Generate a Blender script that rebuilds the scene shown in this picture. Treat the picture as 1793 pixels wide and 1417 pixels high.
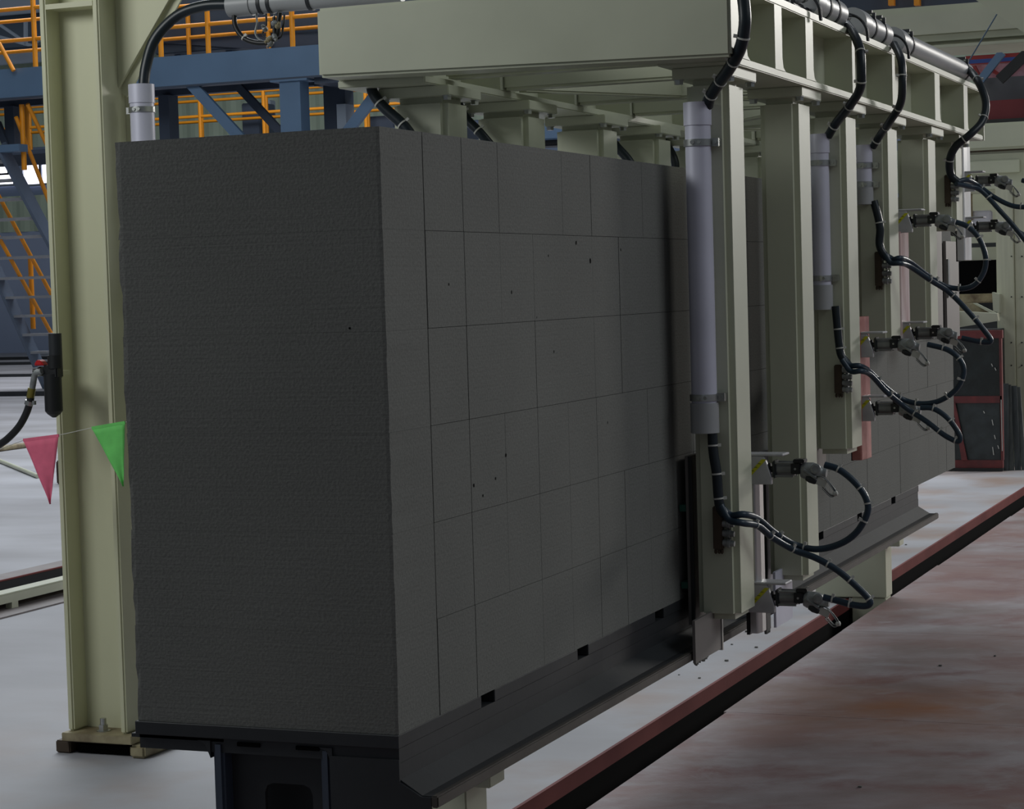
import bpy, bmesh, math, random
from mathutils import Vector, Matrix
random.seed(7)
for o in list(bpy.data.objects): bpy.data.objects.remove(o)
SC = bpy.context.scene
COL = SC.collection

# ------------------------------------------------------------------ camera
CR = Vector((0.9265096, 0.37512826, -0.02930438))
CU = Vector((0.00677675, 0.06123237, 0.99810053))
CF = Vector((-0.37621009, 0.92494832, -0.05419023))
CP = Vector((1.80446622, -3.79181083, 1.54656376))
FPX = 3744.215
cam = bpy.data.cameras.new('camera'); co = bpy.data.objects.new('camera', cam); COL.objects.link(co)
m3 = Matrix((CR, CU, -CF)).transposed()
co.matrix_world = Matrix.Translation(CP) @ m3.to_4x4()
cam.sensor_width = 36; cam.lens = FPX / 1793 * 36; cam.clip_end = 300; cam.clip_start = 0.1
SC.camera = co

# ------------------------------------------------------------------ light
SC.view_settings.view_transform = 'Standard'; SC.view_settings.look = 'None'
SC.view_settings.gamma = 1; SC.view_settings.use_curve_mapping = False
SC.view_settings.exposure = 0.0
w = bpy.data.worlds.new('hall_light'); SC.world = w; w.use_nodes = True
w.node_tree.nodes['Background'].inputs[0].default_value = (0.80, 0.90, 1.0, 1)
w.node_tree.nodes['Background'].inputs[1].default_value = 0.10

def area(name, loc, target, sx, sy, power, col=(1, 1, 1)):
    l = bpy.data.lights.new(name, 'AREA'); l.shape = 'RECTANGLE'; l.size = sx; l.size_y = sy
    l.energy = power; l.color = col
    o = bpy.data.objects.new(name, l); COL.objects.link(o); o.location = loc
    o.rotation_euler = (Vector(target) - Vector(loc)).to_track_quat('-Z', 'Y').to_euler()
    return o
# daylight through high windows far to the right-hand end of the hall, roof lights, a far strip, plus two added fills
area('window_light_right', (6.4, 19.5, 5.0), (0, 2.5, 1.2), 2.0, 2.4, 900, (1, 0.97, 0.92))
area('roof_light_right', (11, 3, 9), (0, 3, 0.5), 8, 5, 320, (0.92, 0.97, 1))
area('near_fill', (-3.6, -0.75, 3.7), (-1.1, 2.2, 1.6), 2.0, 1.2, 62, (0.97, 1.0, 0.98))  # added fill, placed to light beam and column but barely the cake end
area('mid_fill', (-13, 15, 11), (-16, 30, 3.5), 10, 5, 480, (0.92, 0.97, 1))  # added fill that brightens the mezzanine fronts
area('roof_light_left', (-9, 12, 10), (-5, 7, 0), 12, 8, 940, (0.90, 0.96, 1))
area('roof_light_far', (-14, 30, 12), (-14, 30, 0), 22, 10, 2600, (0.95, 0.97, 1))

# ------------------------------------------------------------------ materials
def lin(c):
    return tuple(((x / 255) / 12.92 if x / 255 <= 0.04045 else ((x / 255 + 0.055) / 1.055) ** 2.4) for x in c)
def mat(name, rgb, rough=0.5, metal=0.0, var=0.08, scale=6.0, bump=0.0, bscale=80.0, rgb2=None, spec=0.5, stretch=None, detail=4.0):
    m = bpy.data.materials.new(name); m.use_nodes = True
    nt = m.node_tree; N = nt.nodes; L = nt.links; b = N['Principled BSDF']
    c1 = lin(rgb)
    c2 = lin(rgb2) if rgb2 else tuple(x * (1 - var * 2.2) for x in c1)
    tc = N.new('ShaderNodeTexCoord'); mp = N.new('ShaderNodeMapping'); L.new(tc.outputs['Object'], mp.inputs[0])
    if stretch: mp.inputs['Scale'].default_value = stretch
    nz = N.new('ShaderNodeTexNoise'); nz.inputs['Scale'].default_value = scale; nz.inputs['Detail'].default_value = detail
    L.new(mp.outputs[0], nz.inputs['Vector'])
    cr = N.new('ShaderNodeValToRGB'); cr.color_ramp.elements[0].position = 0.32; cr.color_ramp.elements[1].position = 0.68
    cr.color_ramp.elements[0].color = (*c2, 1); cr.color_ramp.elements[1].color = (*c1, 1)
    L.new(nz.outputs['Fac'], cr.inputs[0]); L.new(cr.outputs[0], b.inputs['Base Color'])
    b.inputs['Roughness'].default_value = rough; b.inputs['Metallic'].default_value = metal
    b.inputs['Specular IOR Level'].default_value = spec
    if bump:
        n2 = N.new('ShaderNodeTexNoise'); n2.inputs['Scale'].default_value = bscale; n2.inputs['Detail'].default_value = 5
        L.new(tc.outputs['Object'], n2.inputs['Vector'])
        bp = N.new('ShaderNodeBump'); bp.inputs['Strength'].default_value = bump; bp.inputs['Distance'].default_value = 0.004
        L.new(n2.outputs['Fac'], bp.inputs['Height']); L.new(bp.outputs[0], b.inputs['Normal'])
    return m
CREAM = mat('cream_paint', (201, 204, 182), 0.42, 0, 0.05, 3, 0.05, 30)
CREAM2 = mat('cream_paint_column', (212, 212, 180), 0.5, 0, 0.06, 2.5, 0.06, 25, stretch=(1, 1, 0.4))
CREAMD = mat('stained_cream_steel', (170, 160, 128), 0.6, 0, 0.3, 9, 0.2, 40, rgb2=(96, 80, 60))
GALV = mat('galvanised_tube', (214, 214, 230), 0.42, 0.15, 0.06, 5, 0.03, 40)
PVC = mat('grey_plastic_pipe', (168, 170, 172), 0.4, 0, 0.05, 5)
STEEL = mat('zinc_steel', (190, 192, 190), 0.3, 0.9, 0.1, 30)
ALU = mat('aluminium_extrusion', (205, 205, 205), 0.28, 0.85, 0.08, 12, stretch=(1, 1, 0.2))
COPPER = mat('reddish_reflecting_bar', (200, 138, 130), 0.35, 0.25, 0.15, 14, rgb2=(160, 90, 84))
ALU2 = mat('bright_silver_bar', (246, 246, 246), 0.3, 0.2, 0.03, 12)  # near-white base colour stands in for the window's reflection
COPPER2 = mat('pinkish_shiny_bar', (240, 222, 218), 0.3, 0.2, 0.1, 12, rgb2=(190, 150, 146), stretch=(1, 1, .3))  # pale base colour stands in for a bright window reflection
PLATE = mat('pinkish_grey_plate', (128, 123, 120), 0.5, 0.2, 0.04, 5)
HOSE = mat('blue_black_hose', (22, 34, 42), 0.38, 0, 0.05, 20, spec=0.5)
HOSEB = mat('blue_hose', (38, 58, 74), 0.4, 0, 0.1, 20)
TIE = mat('white_cable_tie', (205, 205, 198), 0.5, 0, 0.05, 10)
BLACK = mat('black_plastic', (26, 28, 30), 0.45, 0, 0.1, 10)
DSTEEL = mat('dark_pallet_steel', (44, 47, 51), 0.6, 0.1, 0.12, 5, 0.15, 30)
DSTEEL2 = mat('worn_flange_steel', (84, 79, 74), 0.55, 0.2, 0.15, 8, 0.1, 40)
BROWN = mat('brown_manifold', (86, 72, 58), 0.6, 0.2, 0.2, 12)
CYL = mat('cylinder_grey_metal', (140, 142, 142), 0.4, 0.3, 0.15, 20)
VALVE = mat('valve_grey_metal', (160, 164, 164), 0.4, 0.3, 0.2, 30)
YELLOWS = mat('yellow_stripe', (206, 204, 40), 0.5, 0, 0.02)
GREENPAD = mat('green_rubber', (24, 84, 70), 0.6, 0, 0.05)
YEL = mat('yellow_rail_paint', (235, 150, 22), 0.42, 0, 0.06, 4)
BLUE = mat('blue_grey_paint', (92, 118, 146), 0.5, 0, 0.06, 1.5)
BLUED = mat('dark_blue_steel', (62, 72, 88), 0.5, 0, 0.08, 2)
RED = mat('dusty_red_paint', (124, 66, 64), 0.7, 0, 0.15, 2.5, rgb2=(104, 50, 50), spec=0.2)
REDB = mat('red_frame_paint', (140, 40, 38), 0.5, 0, 0.1, 3)
PITM = mat('recess_shade_black', (12, 12, 13), 0.95, 0, 0.05, spec=0.05)  # near-black colour carries the shade inside the slot and other recesses
GRN = mat('green_cladding', (188, 204, 182), 0.6, 0, 0.05, 1)
GREYW = mat('grey_cladding', (138, 148, 160), 0.7, 0, 0.05, 0.6)
BLUEW = mat('blue_grey_panel', (170, 184, 212), 0.6, 0, 0.04, 0.5)
BLUEW2 = mat('dusky_blue_panel', (130, 146, 172), 0.6, 0, 0.04, 0.5)
WHITEP = mat('pale_roof_panel', (196, 208, 224), 0.6, 0, 0.04, 0.5)
DUSTW = mat('dusty_white_floor_concrete', (186, 188, 194), 0.6, 0, 0.06, 0.8, 0.1, 20)
PINK = mat('pink_cloth', (236, 112, 142), 0.75, 0, 0.06, 30)
GREEN = mat('green_cloth', (118, 222, 112), 0.75, 0, 0.06, 30)
REDK = mat('red_knob', (190, 24, 30), 0.4, 0, 0.05)
BRASS = mat('brass_fitting', (150, 140, 70), 0.35, 0.7, 0.1)
TREAD = mat('worn_tread_steel', (150, 152, 158), 0.5, 0, 0.1, 3)
BASES = mat('dusty_base_steel', (140, 132, 132), 0.6, 0, 0.1, 6)
STAIR = mat('stair_blue_grey', (96, 110, 130), 0.55, 0, 0.08, 2)
BRK = mat('pale_bracket_metal', (196, 196, 200), 0.45, 0.1, 0.08, 25)
HOUS = mat('dark_housing_paint', (58, 72, 88), 0.55, 0, 0.1, 0.8)
GREYD = mat('grey_blue_bay', (112, 126, 142), 0.7, 0, 0.1, 0.3)
GREYDK = mat('dark_grey_band', (84, 86, 90), 0.6, 0, 0.08, 3)
BLUEB = mat('blue_band_paint', (48, 74, 140), 0.5, 0, 0.05, 3)
PINKP = mat('dusty_pink_panel', (176, 146, 154), 0.6, 0, 0.3, 7, rgb2=(130, 60, 66))
DRED = mat('deep_red_beam_paint', (112, 36, 42), 0.5, 0, 0.08, 3)
REDB2 = mat('scuffed_red_frame', (120, 52, 52), 0.55, 0, 0.2, 14, rgb2=(92, 44, 46))
GLASSD2 = mat('dusty_grey_sheet', (54, 62, 64), 0.35, 0, 0.2, 12, rgb2=(36, 42, 44))
CREAM3 = mat('cream_ribbed_paint', (208, 210, 186), 0.5, 0, 0.06, 8, stretch=(5, 1, .2))
DWOOD = mat('dark_plank', (70, 76, 78), 0.6, 0, 0.2, 10, rgb2=(46, 52, 54), stretch=(3, 1, .3))
DWOOD2 = mat('paler_plank', (96, 100, 98), 0.6, 0, 0.2, 10, rgb2=(60, 66, 66), stretch=(3, 1, .3))
DARKG = mat('dark_machine', (40, 44, 48), 0.5, 0, 0.1, 6)
GLASSD = mat('dark_dusty_sheet', (34, 42, 44), 0.25, 0, 0.2, 10, rgb2=(20, 25, 26))

def em(name, rgb, s):
    m = bpy.data.materials.new(name); m.use_nodes = True; b = m.node_tree.nodes['Principled BSDF']
    b.inputs['Base Color'].default_value = (0, 0, 0, 1); b.inputs['Emission Color'].default_value = (*rgb, 1)
    b.inputs['Emission Strength'].default_value = s; return m
WINDOW = em('daylit_window', (0.86, 0.84, 1.0), 3.0)

def concrete_cake():
    m = mat('grey_aerated_cake', (120, 126, 122), 0.92, 0, 0.05, 3, 0.0, spec=0.15)
    nt = m.node_tree; N = nt.nodes; L = nt.links; b = N['Principled BSDF']; tc = N['Texture Coordinate']
    geo = N.new('ShaderNodeNewGeometry')
    n1 = N.new('ShaderNodeTexNoise'); n1.inputs['Scale'].default_value = 160; n1.inputs['Detail'].default_value = 3; L.new(geo.outputs['Position'], n1.inputs['Vector'])
    n3 = N.new('ShaderNodeTexNoise'); n3.inputs['Scale'].default_value = 2.2; n3.inputs['Detail'].default_value = 6; L.new(geo.outputs['Position'], n3.inputs['Vector'])
    mp = N.new('ShaderNodeMapping'); mp.inputs['Scale'].default_value = (0.5, 0.5, 60); L.new(geo.outputs['Position'], mp.inputs[0])
    n2 = N.new('ShaderNodeTexNoise'); n2.inputs['Scale'].default_value = 3; n2.inputs['Detail'].default_value = 3; L.new(mp.outputs[0], n2.inputs['Vector'])
    a = N.new('ShaderNodeMath'); a.operation = 'MULTIPLY_ADD'; a.inputs[1].default_value = 0.5; L.new(n1.outputs['Fac'], a.inputs[0])
    a2 = N.new('ShaderNodeMath'); a2.operation = 'MULTIPLY_ADD'; a2.inputs[1].default_value = 0.3; a2.inputs[2].default_value = 0.0; L.new(n3.outputs['Fac'], a2.inputs[0]); L.new(a2.outputs[0], a.inputs[2])
    cr = N.new('ShaderNodeValToRGB'); cr.color_ramp.elements[0].position = 0.15; cr.color_ramp.elements[1].position = 0.65
    cr.color_ramp.elements[0].color = (*lin((98, 99, 96)), 1); cr.color_ramp.elements[1].color = (*lin((130, 131, 127)), 1)
    L.new(a.outputs[0], cr.inputs[0])
    for l in list(b.inputs['Base Color'].links): L.remove(l)
    L.new(cr.outputs[0], b.inputs['Base Color'])
    # cut-wire lines and pores as fine relief
    h = N.new('ShaderNodeMath'); h.operation = 'MULTIPLY_ADD'; h.inputs[1].default_value = 0.7; L.new(n2.outputs['Fac'], h.inputs[0]); L.new(n1.outputs['Fac'], h.inputs[2])
    bp = N.new('ShaderNodeBump'); bp.inputs['Strength'].default_value = 0.35; bp.inputs['Distance'].default_value = 0.003
    L.new(h.outputs[0], bp.inputs['Height']); L.new(bp.outputs[0], b.inputs['Normal'])
    return m
CAKE = concrete_cake()

def floor_mats():
    # left: dusty concrete
    a = mat('dusty_concrete', (176, 177, 184), 0.62, 0, 0.05, 1.2, 0.15, 25, rgb2=(148, 147, 152), stretch=(0.5, 0.9, 1), spec=0.4)
    nt = a.node_tree; N = nt.nodes; L = nt.links; b = N['Principled BSDF']; src = b.inputs['Base Color'].links[0].from_socket
    g = N.new('ShaderNodeNewGeometry'); sx = N.new('ShaderNodeSeparateXYZ'); L.new(g.outputs['Position'], sx.inputs[0])
    r1 = N.new('ShaderNodeMapRange'); r1.inputs['From Min'].default_value = -3.4; r1.inputs['From Max'].default_value = -1.6; L.new(sx.outputs['X'], r1.inputs['Value'])
    n = N.new('ShaderNodeTexNoise'); n.inputs['Scale'].default_value = 1.5; n.inputs['Detail'].default_value = 9; L.new(g.outputs['Position'], n.inputs['Vector'])
    r2 = N.new('ShaderNodeMapRange'); r2.inputs['From Min'].default_value = 0.46; r2.inputs['From Max'].default_value = 0.68; L.new(n.outputs['Fac'], r2.inputs['Value'])
    mu = N.new('ShaderNodeMath'); mu.operation = 'MULTIPLY'; L.new(r1.outputs[0], mu.inputs[0]); L.new(r2.outputs[0], mu.inputs[1])
    m2 = N.new('ShaderNodeMath'); m2.operation = 'MULTIPLY'; m2.inputs[1].default_value = 0.75; L.new(mu.outputs[0], m2.inputs[0])
    x = N.new('ShaderNodeMix'); x.data_type = 'RGBA'; L.new(m2.outputs[0], x.inputs['Factor']); L.new(src, x.inputs[6]); x.inputs[7].default_value = (*lin((150, 124, 108)), 1)
    L.new(x.outputs[2], b.inputs['Base Color'])
    # right: rust-stained dusty steel plate
    m = mat('rust_stained_plate', (150, 138, 140), 0.62, 0, 0.1, 2.2, 0.0, spec=0.35)
    nt = m.node_tree; N = nt.nodes; L = nt.links; b = N['Principled BSDF']
    for l in list(b.inputs['Base Color'].links): L.remove(l)
    geo = N.new('ShaderNodeNewGeometry')
    def noise(sc, det, off, dis=0.0):
        mp = N.new('ShaderNodeMapping'); mp.vector_type = 'TEXTURE'; mp.inputs['Location'].default_value = off; mp.inputs['Rotation'].default_value = (0, 0, 0.385); mp.inputs['Scale'].default_value = (1.25, 0.95, 1); L.new(geo.outputs['Position'], mp.inputs[0])
        n = N.new('ShaderNodeTexNoise'); n.inputs['Scale'].default_value = sc; n.inputs['Detail'].default_value = det; n.inputs['Distortion'].default_value = dis
        n.inputs['Roughness'].default_value = 0.62
        L.new(mp.outputs[0], n.inputs['Vector']); return n
    def ramp(src, p0, p1):
        r = N.new('ShaderNodeMapRange'); r.inputs['From Min'].default_value = p0; r.inputs['From Max'].default_value = p1
        L.new(src, r.inputs['Value']); return r.outputs[0]
    def mix(fac, A, B):
        x = N.new('ShaderNodeMix'); x.data_type = 'RGBA'
        L.new(fac, x.inputs['Factor'])
        for i, s in ((6, A), (7, B)):
            if isinstance(s, tuple): x.inputs[i].default_value = (*lin(s), 1)
            else: L.new(s, x.inputs[i])
        return x.outputs[2]
    base = mix(ramp(noise(1.6, 9, (3, 1, 0), 0.2).outputs['Fac'], 0.40, 0.62), (156, 148, 152), (124, 108, 106))
    rust = mix(ramp(noise(1.1, 9, (9, 4, 0), 0.25).outputs['Fac'], 0.46, 0.64), base, (132, 102, 98))
    rust2 = mix(ramp(noise(3.0, 9, (1, 7, 0), 0.3).outputs['Fac'], 0.50, 0.72), rust, (118, 80, 79))
    # one orange rust patch
    vs = N.new('ShaderNodeVectorMath'); vs.operation = 'DISTANCE'; L.new(geo.outputs['Position'], vs.inputs[0]); vs.inputs[1].default_value = (0.18, 3.75, 0)
    pm = ramp(vs.outputs['Value'], 0.75, 0.05)
    pn = N.new('ShaderNodeMath'); pn.operation = 'MULTIPLY'; L.new(pm, pn.inputs[0]); L.new(ramp(noise(2, 5, (0, 0, 0)).outputs['Fac'], 0.3, 0.75), pn.inputs[1])
    orange = mix(pn.outputs[0], rust2, (150, 92, 44))
    # white dust swirls
    dust = mix(ramp(noise(4.5, 11, (5, 5, 0), 0.5).outputs['Fac'], 0.60, 0.82), orange, (158, 156, 160))
    L.new(dust, b.inputs['Base Color'])
    # diamond tread relief
    mp = N.new('ShaderNodeMapping'); mp.inputs['Rotation'].default_value = (0, 0, 0.6); mp.inputs['Scale'].default_value = (34, 34, 34); L.new(geo.outputs['Position'], mp.inputs[0])
    ck = N.new('ShaderNodeTexWave'); ck.inputs['Scale'].default_value = 1.2; L.new(mp.outputs[0], ck.inputs['Vector'])
    bp = N.new('ShaderNodeBump'); bp.inputs['Strength'].default_value = 0.18; bp.inputs['Distance'].default_value = 0.002
    L.new(ck.outputs['Fac'], bp.inputs['Height']); L.new(bp.outputs[0], b.inputs['Normal'])
    return a, m
FLOORL, FLOORR = floor_mats()

# ------------------------------------------------------------------ helpers
class MB:
    def __init__(s): s.v = []; s.f = []; s.sm = []
    def add(s, vs, fs, smooth=False):
        k = len(s.v); s.v += [tuple(p) for p in vs]; s.f += [tuple(i + k for i in f) for f in fs]; s.sm += [smooth] * len(fs); return s
    def box(s, x0, x1, y0, y1, z0, z1):
        vs = [(x, y, z) for x in (x0, x1) for y in (y0, y1) for z in (z0, z1)]
        return s.add(vs, [(0, 1, 3, 2), (4, 6, 7, 5), (0, 4, 5, 1), (2, 3, 7, 6), (0, 2, 6, 4), (1, 5, 7, 3)])
    def obox(s, c, ux, uy, uz):       # oriented box, half-vectors
        c, ux, uy, uz = map(Vector, (c, ux, uy, uz))
        vs = [c + ux * i + uy * j + uz * k for i in (-1, 1) for j in (-1, 1) for k in (-1, 1)]
        return s.add(vs, [(0, 1, 3, 2), (4, 6, 7, 5), (0, 4, 5, 1), (2, 3, 7, 6), (0, 2, 6, 4), (1, 5, 7, 3)])
    def bar(s, p0, p1, w, h, up=(0, 0, 1)):   # square bar between points
        p0, p1 = Vector(p0), Vector(p1); d = (p1 - p0); l = d.length; d = d / l; u = Vector(up); r = d.cross(u)
        if r.length < 1e-4: u = Vector((0, 1, 0)); r = d.cross(u)
        r.normalize(); u = r.cross(d)
        return s.obox((p0 + p1) / 2, d * l / 2, r * w / 2, u * h / 2)
    def prism(s, pts, axis, a, b):    # polygon pts in the two other axes, extruded on axis
        n = len(pts)
        def mk(p, t):
            q = list(p); q.insert(axis, t); return tuple(q)
        vs = [mk(p, a) for p in pts] + [mk(p, b) for p in pts]
        fs = [tuple(range(n)), tuple(range(2 * n - 1, n - 1, -1))] + [(i, (i + 1) % n, (i + 1) % n + n, i + n) for i in range(n)]
        return s.add(vs, fs)
    def rings(s, rs, smooth=True, cap=True):
        n = len(rs[0]); vs = [p for r in rs for p in r]; fs = []
        for k in range(len(rs) - 1):
            for i in range(n):
                j = (i + 1) % n; fs.append((k * n + i, k * n + j, (k + 1) * n + j, (k + 1) * n + i))
        s.add(vs, fs, smooth)
        if cap: s.add(rs[0], [tuple(range(n - 1, -1, -1))]); s.add(rs[-1], [tuple(range(n))])
        return s
    def cyl(s, p0, p1, r, n=16, r1=None, cap=True):
        p0, p1 = Vector(p0), Vector(p1); d = (p1 - p0).normalized(); a = d.orthogonal().normalized(); b = d.cross(a)
        r1 = r if r1 is None else r1
        R = [[p + (a * math.cos(2 * math.pi * i / n) + b * math.sin(2 * math.pi * i / n)) * q for i in range(n)] for p, q in ((p0, r), (p1, r1))]
        return s.rings(R, True, cap)
    def lathe(s, p0, d, prof, n=20):  # prof: (t, r) along direction d
        p0 = Vector(p0); d = Vector(d).normalized(); a = d.orthogonal().normalized(); b = d.cross(a)
        R = [[p0 + d * t + (a * math.cos(2 * math.pi * i / n) + b * math.sin(2 * math.pi * i / n)) * r for i in range(n)] for t, r in prof]
        for k in range(len(R) - 1): s.rings([R[k], R[k + 1]], True, False)
        s.add(R[0], [tuple(range(n - 1, -1, -1))]); s.add(R[-1], [tuple(range(n))])
        return s
    def sweep(s, pts, r, n=10, taper=None):
        pts = [Vector(p) for p in pts]; R = []; a = None
        for i, p in enumerate(pts):
            d = (pts[min(i + 1, len(pts) - 1)] - pts[max(i - 1, 0)]).normalized()
            if a is None: a = d.orthogonal().normalized()
            a = (a - d * a.dot(d)).normalized(); b = d.cross(a)
            q = r if taper is None else taper(i / (len(pts) - 1)) * r
            R.append([p + (a * math.cos(2 * math.pi * k / n) + b * math.sin(2 * math.pi * k / n)) * q for k in range(n)])
        return s.rings(R, True)
    def build(s, name, m, parent=None, bevel=0.0, seg=2):
        me = bpy.data.meshes.new(name); me.from_pydata(s.v, [], s.f); me.update()
        me.polygons.foreach_set('use_smooth', s.sm)
        bm = bmesh.new(); bm.from_mesh(me); bmesh.ops.recalc_face_normals(bm, faces=bm.faces)
        if bevel:
            bmesh.ops.remove_doubles(bm, verts=bm.verts, dist=1e-5)
            bmesh.ops.bevel(bm, geom=[e for e in bm.edges if e.is_manifold and e.calc_face_angle(0) > 0.5], offset=bevel, segments=seg, affect='EDGES', clamp_overlap=True)
        bm.to_mesh(me); bm.free()
        me.materials.append(m)
        o = bpy.data.objects.new(name, me); COL.objects.link(o)
        if parent: attach(o, parent)
        return o
def attach(o, parent):
    o.parent = parent; o.matrix_parent_inverse = Matrix.Identity(4)
    # meshes are written in world coordinates; shift them to be relative to their thing
    off = world_loc(parent)
    if o.type == 'MESH' and not o.get('_shift'):
        o.data.transform(Matrix.Translation(-off)); o['_shift'] = 1
def world_loc(o):
    v = Vector(o.location)
    while o.parent: o = o.parent; v += Vector(o.location)
    return v
def thing(name, label, cat, loc=(0, 0, 0), group=None):
    o = bpy.data.objects.new(name, None); COL.objects.link(o); o.location = loc; o.empty_display_size = 0.1
    o['label'] = label; o['category'] = cat
    if group: o['group'] = group
    return o
def tag(o, label, cat, group=None):
    o['label'] = label; o['category'] = cat
    if group: o['group'] = group
    return o
def struct(o): o['kind'] = 'structure'; return o
def copy_tree(o, parent=None, data=True):
    c = o.copy(); COL.objects.link(c)
    if parent: c.parent = parent
    for ch in list(o.children): copy_tree(ch, c)
    return c
def at(px, py, X=None, Y=None, Z=None):     # point seen at a pixel, on a real plane
    d = CF + CR * (px - 896.5) / FPX - CU * (py - 708.5) / FPX
    if X is not None: t = (X - CP.x) / d.x
    elif Y is not None: t = (Y - CP.y) / d.y
    else: t = (Z - CP.z) / d.z
    return CP + d * t
def spline(pts, n=8):
    P = [Vector(p) for p in pts]; P = [P[0] * 2 - P[1]] + P + [P[-1] * 2 - P[-2]]; out = []
    for i in range(1, len(P) - 2):
        for k in range(n):
            t = k / n; a, b, c, d = P[i - 1], P[i], P[i + 1], P[i + 2]
            out.append(0.5 * ((2 * b) + (c - a) * t + (2 * a - 5 * b + 4 * c - d) * t * t + (3 * b - a - 3 * c + d) * t ** 3))
    out.append(P[-2]); return out
def hose(name, label, cat, pts, r, m=None, ties=(), group=None, parent=None, tie_r=1.0):
    sp = spline(pts); m = m or HOSE
    if parent is None:
        root = MB().sweep(sp, r).build(name, m); tag(root, label, cat, group)
    else:
        root = MB().sweep(sp, r).build(name, m, parent)
    for t in ties:
        f = t * (len(sp) - 1); i = min(int(f), len(sp) - 2); p = sp[i].lerp(sp[i + 1], f - i); d = (sp[i + 1] - sp[i]).normalized()
        q = MB(); q.cyl(p - d * 0.0022, p + d * 0.0022, r * 1.12 * tie_r, 12)
        side = d.cross(Vector((0.36, -0.92, 0.0))).normalized(); 
        if side.z < 0: side = -side
        q.obox(p + side * (r * 1.25 * tie_r) + Vector((0.3, -0.9, 0)) * r * 0.4, d * 0.004, side * 0.005, side.cross(d) * 0.004)
        q.build('cable_tie', TIE, root)
    return root
FCUR = {}

# ================================================================== SETTING
# floor: left concrete, slot, right steel plates
SL, SR = -0.58, -0.385
fl = MB().box(-70, SL - 0.0505, -6, 62, -0.25, 0.0).build('floor', FLOORL); struct(fl)
fr = MB().box(SR + 0.02, 14, -6, 62, -0.25, -0.012).build('floor', FLOORR); struct(fr)
ys = [-6, -1.2, 1.3, 3.56, 5.4, 7.6, 10.0, 13.0, 20, 62]
for i in range(len(ys) - 1):
    x0 = SR + (0.0, 0.004, 0.0, -0.012, -0.014, -0.006, 0.0, 0.004, 0.0)[i]
    xs = [x0, 2.1, 14] if i % 2 else [x0, 3.0, 14]
    for j in range(2):
        MB().box(xs[j] + (0.002 if j else 0), xs[j + 1] - 0.002, ys[i] + 0.0015, ys[i + 1] - 0.0015, -0.012, 0.0).build('floor_plate', FLOORR, fr)
pit = MB().box(SL - 0.02, SR + 0.05, -6, 62, -0.62, -0.55)
pit.box(SL - 0.012, SL - 0.001, -6, 62, -0.6, -0.0505); pit.box(SR + 0.022, SR + 0.05, -6, 62, -0.6, -0.03)
struct(pit.build('floor', PITM))
e = MB(); y = -6.0
e.box(SL - 0.012, SL, -6, 62, -0.050, 0.004); struct(e.build('trim_1', RED))
struct(MB().box(SL - 0.05, SL - 0.0125, -6, 62, -0.25, 0.0035).build('trim_4', FLOORL))
# left-hand crane rail slot and its cream guard channel
lt = MB().box(-5.46, -5.31, 0, 62, 0.0, 0.012)
struct(lt.build('trim_2', BASES))
struct(MB().box(-5.31, -5.295, 0, 62, 0.0, 0.012).build('trim_3', RED))
struct(MB().box(-5.295, -4.72, 0, 62, 0.001, 0.004).build('trim_5', PITM))  # flat black sheet on the floor stands in for shade in the slot

gd = thing('rail_guard', 'low cream guard channel on short feet beside the left floor rail', 'guard rail', (-4.72, 5.5, 0))
MB().box(-4.70, -4.60, 1.0, 24, 0.082, 0.090).build('channel', CREAM, gd, bevel=.003)
MB().box(-4.608, -4.60, 1.0, 24, 0.040, 0.0819).build('side_strip', CREAM, gd)
f0, f1 = at(22, 1066, X=-4.6).y, at(33, 1066, X=-4.6).y
for k in range(-2, 10):
    MB().box(-4.64, -4.602, f0 + k * 1.9, f1 + k * 1.9, 0.008, 0.0399).build('foot', CREAM, gd)
MB().box(-4.64, -4.47, 1.0, 24, 0.0, 0.008).build('base_strip', BASES, gd)
MB().box(-4.70, -4.69, 1.0, 24, 0.0, 0.0819).build('rear_plate', BROWN, gd)

# hall back wall: blue panels, cladding bands, window strip
WB = 52.0
zA, zB, zC, zD = [at(60, y, Y=WB).z for y in (405, 342, 258, 60)]
struct(MB().box(-75, 40, WB, WB + .4, 0, zA).build('wall_back', BLUEW))
struct(MB().box(-75, 40, WB, WB + .3, zB, zC).build('wall_back', BLUEW2))
struct(MB().box(-75, 40, WB, WB + .3, zD, 18).build('wall_back', GREYW))
for z0, z1 in ((zA, zB), (zC, zD)):
    n = 520; W0, W1 = -60.0, 20.0; vs = []
    for i in range(n + 1):
        x = W0 + (W1 - W0) * i / n; yy = WB - (0.05 if i % 4 in (1, 2) else 0)
        vs += [(x, yy, z0), (x, yy, z1)]
    cw = MB(); cw.add(vs, [(2 * i, 2 * i + 2, 2 * i + 3, 2 * i + 1) for i in range(n)]); struct(cw.build('wall_back', GRN))
for k, (xa, xb, ya, yb) in enumerate([(-30, 16, 292, 303), (-30, 26, 309, 322), (42, 72, 289, 322), (75, 130, 289, 318)]):
    a = at(xa, ya, Y=51.9); b = at(xb, yb, Y=51.9)
    wd = struct(MB().box(a.x, b.x, 51.86, 51.93, b.z, a.z).build('window_%d' % (k + 1), WINDOW))
    f = MB()
    for (x0, x1, z0, z1) in ((a.x - .06, b.x + .06, a.z, a.z + .06), (a.x - .06, b.x + .06, b.z - .06, b.z), (a.x - .06, a.x, b.z, a.z), (b.x, b.x + .06, b.z, a.z)):
        f.box(x0, x1, 51.8, 51.94, z0, z1)
    f.build('window_frame', GREYW, wd)

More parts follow.
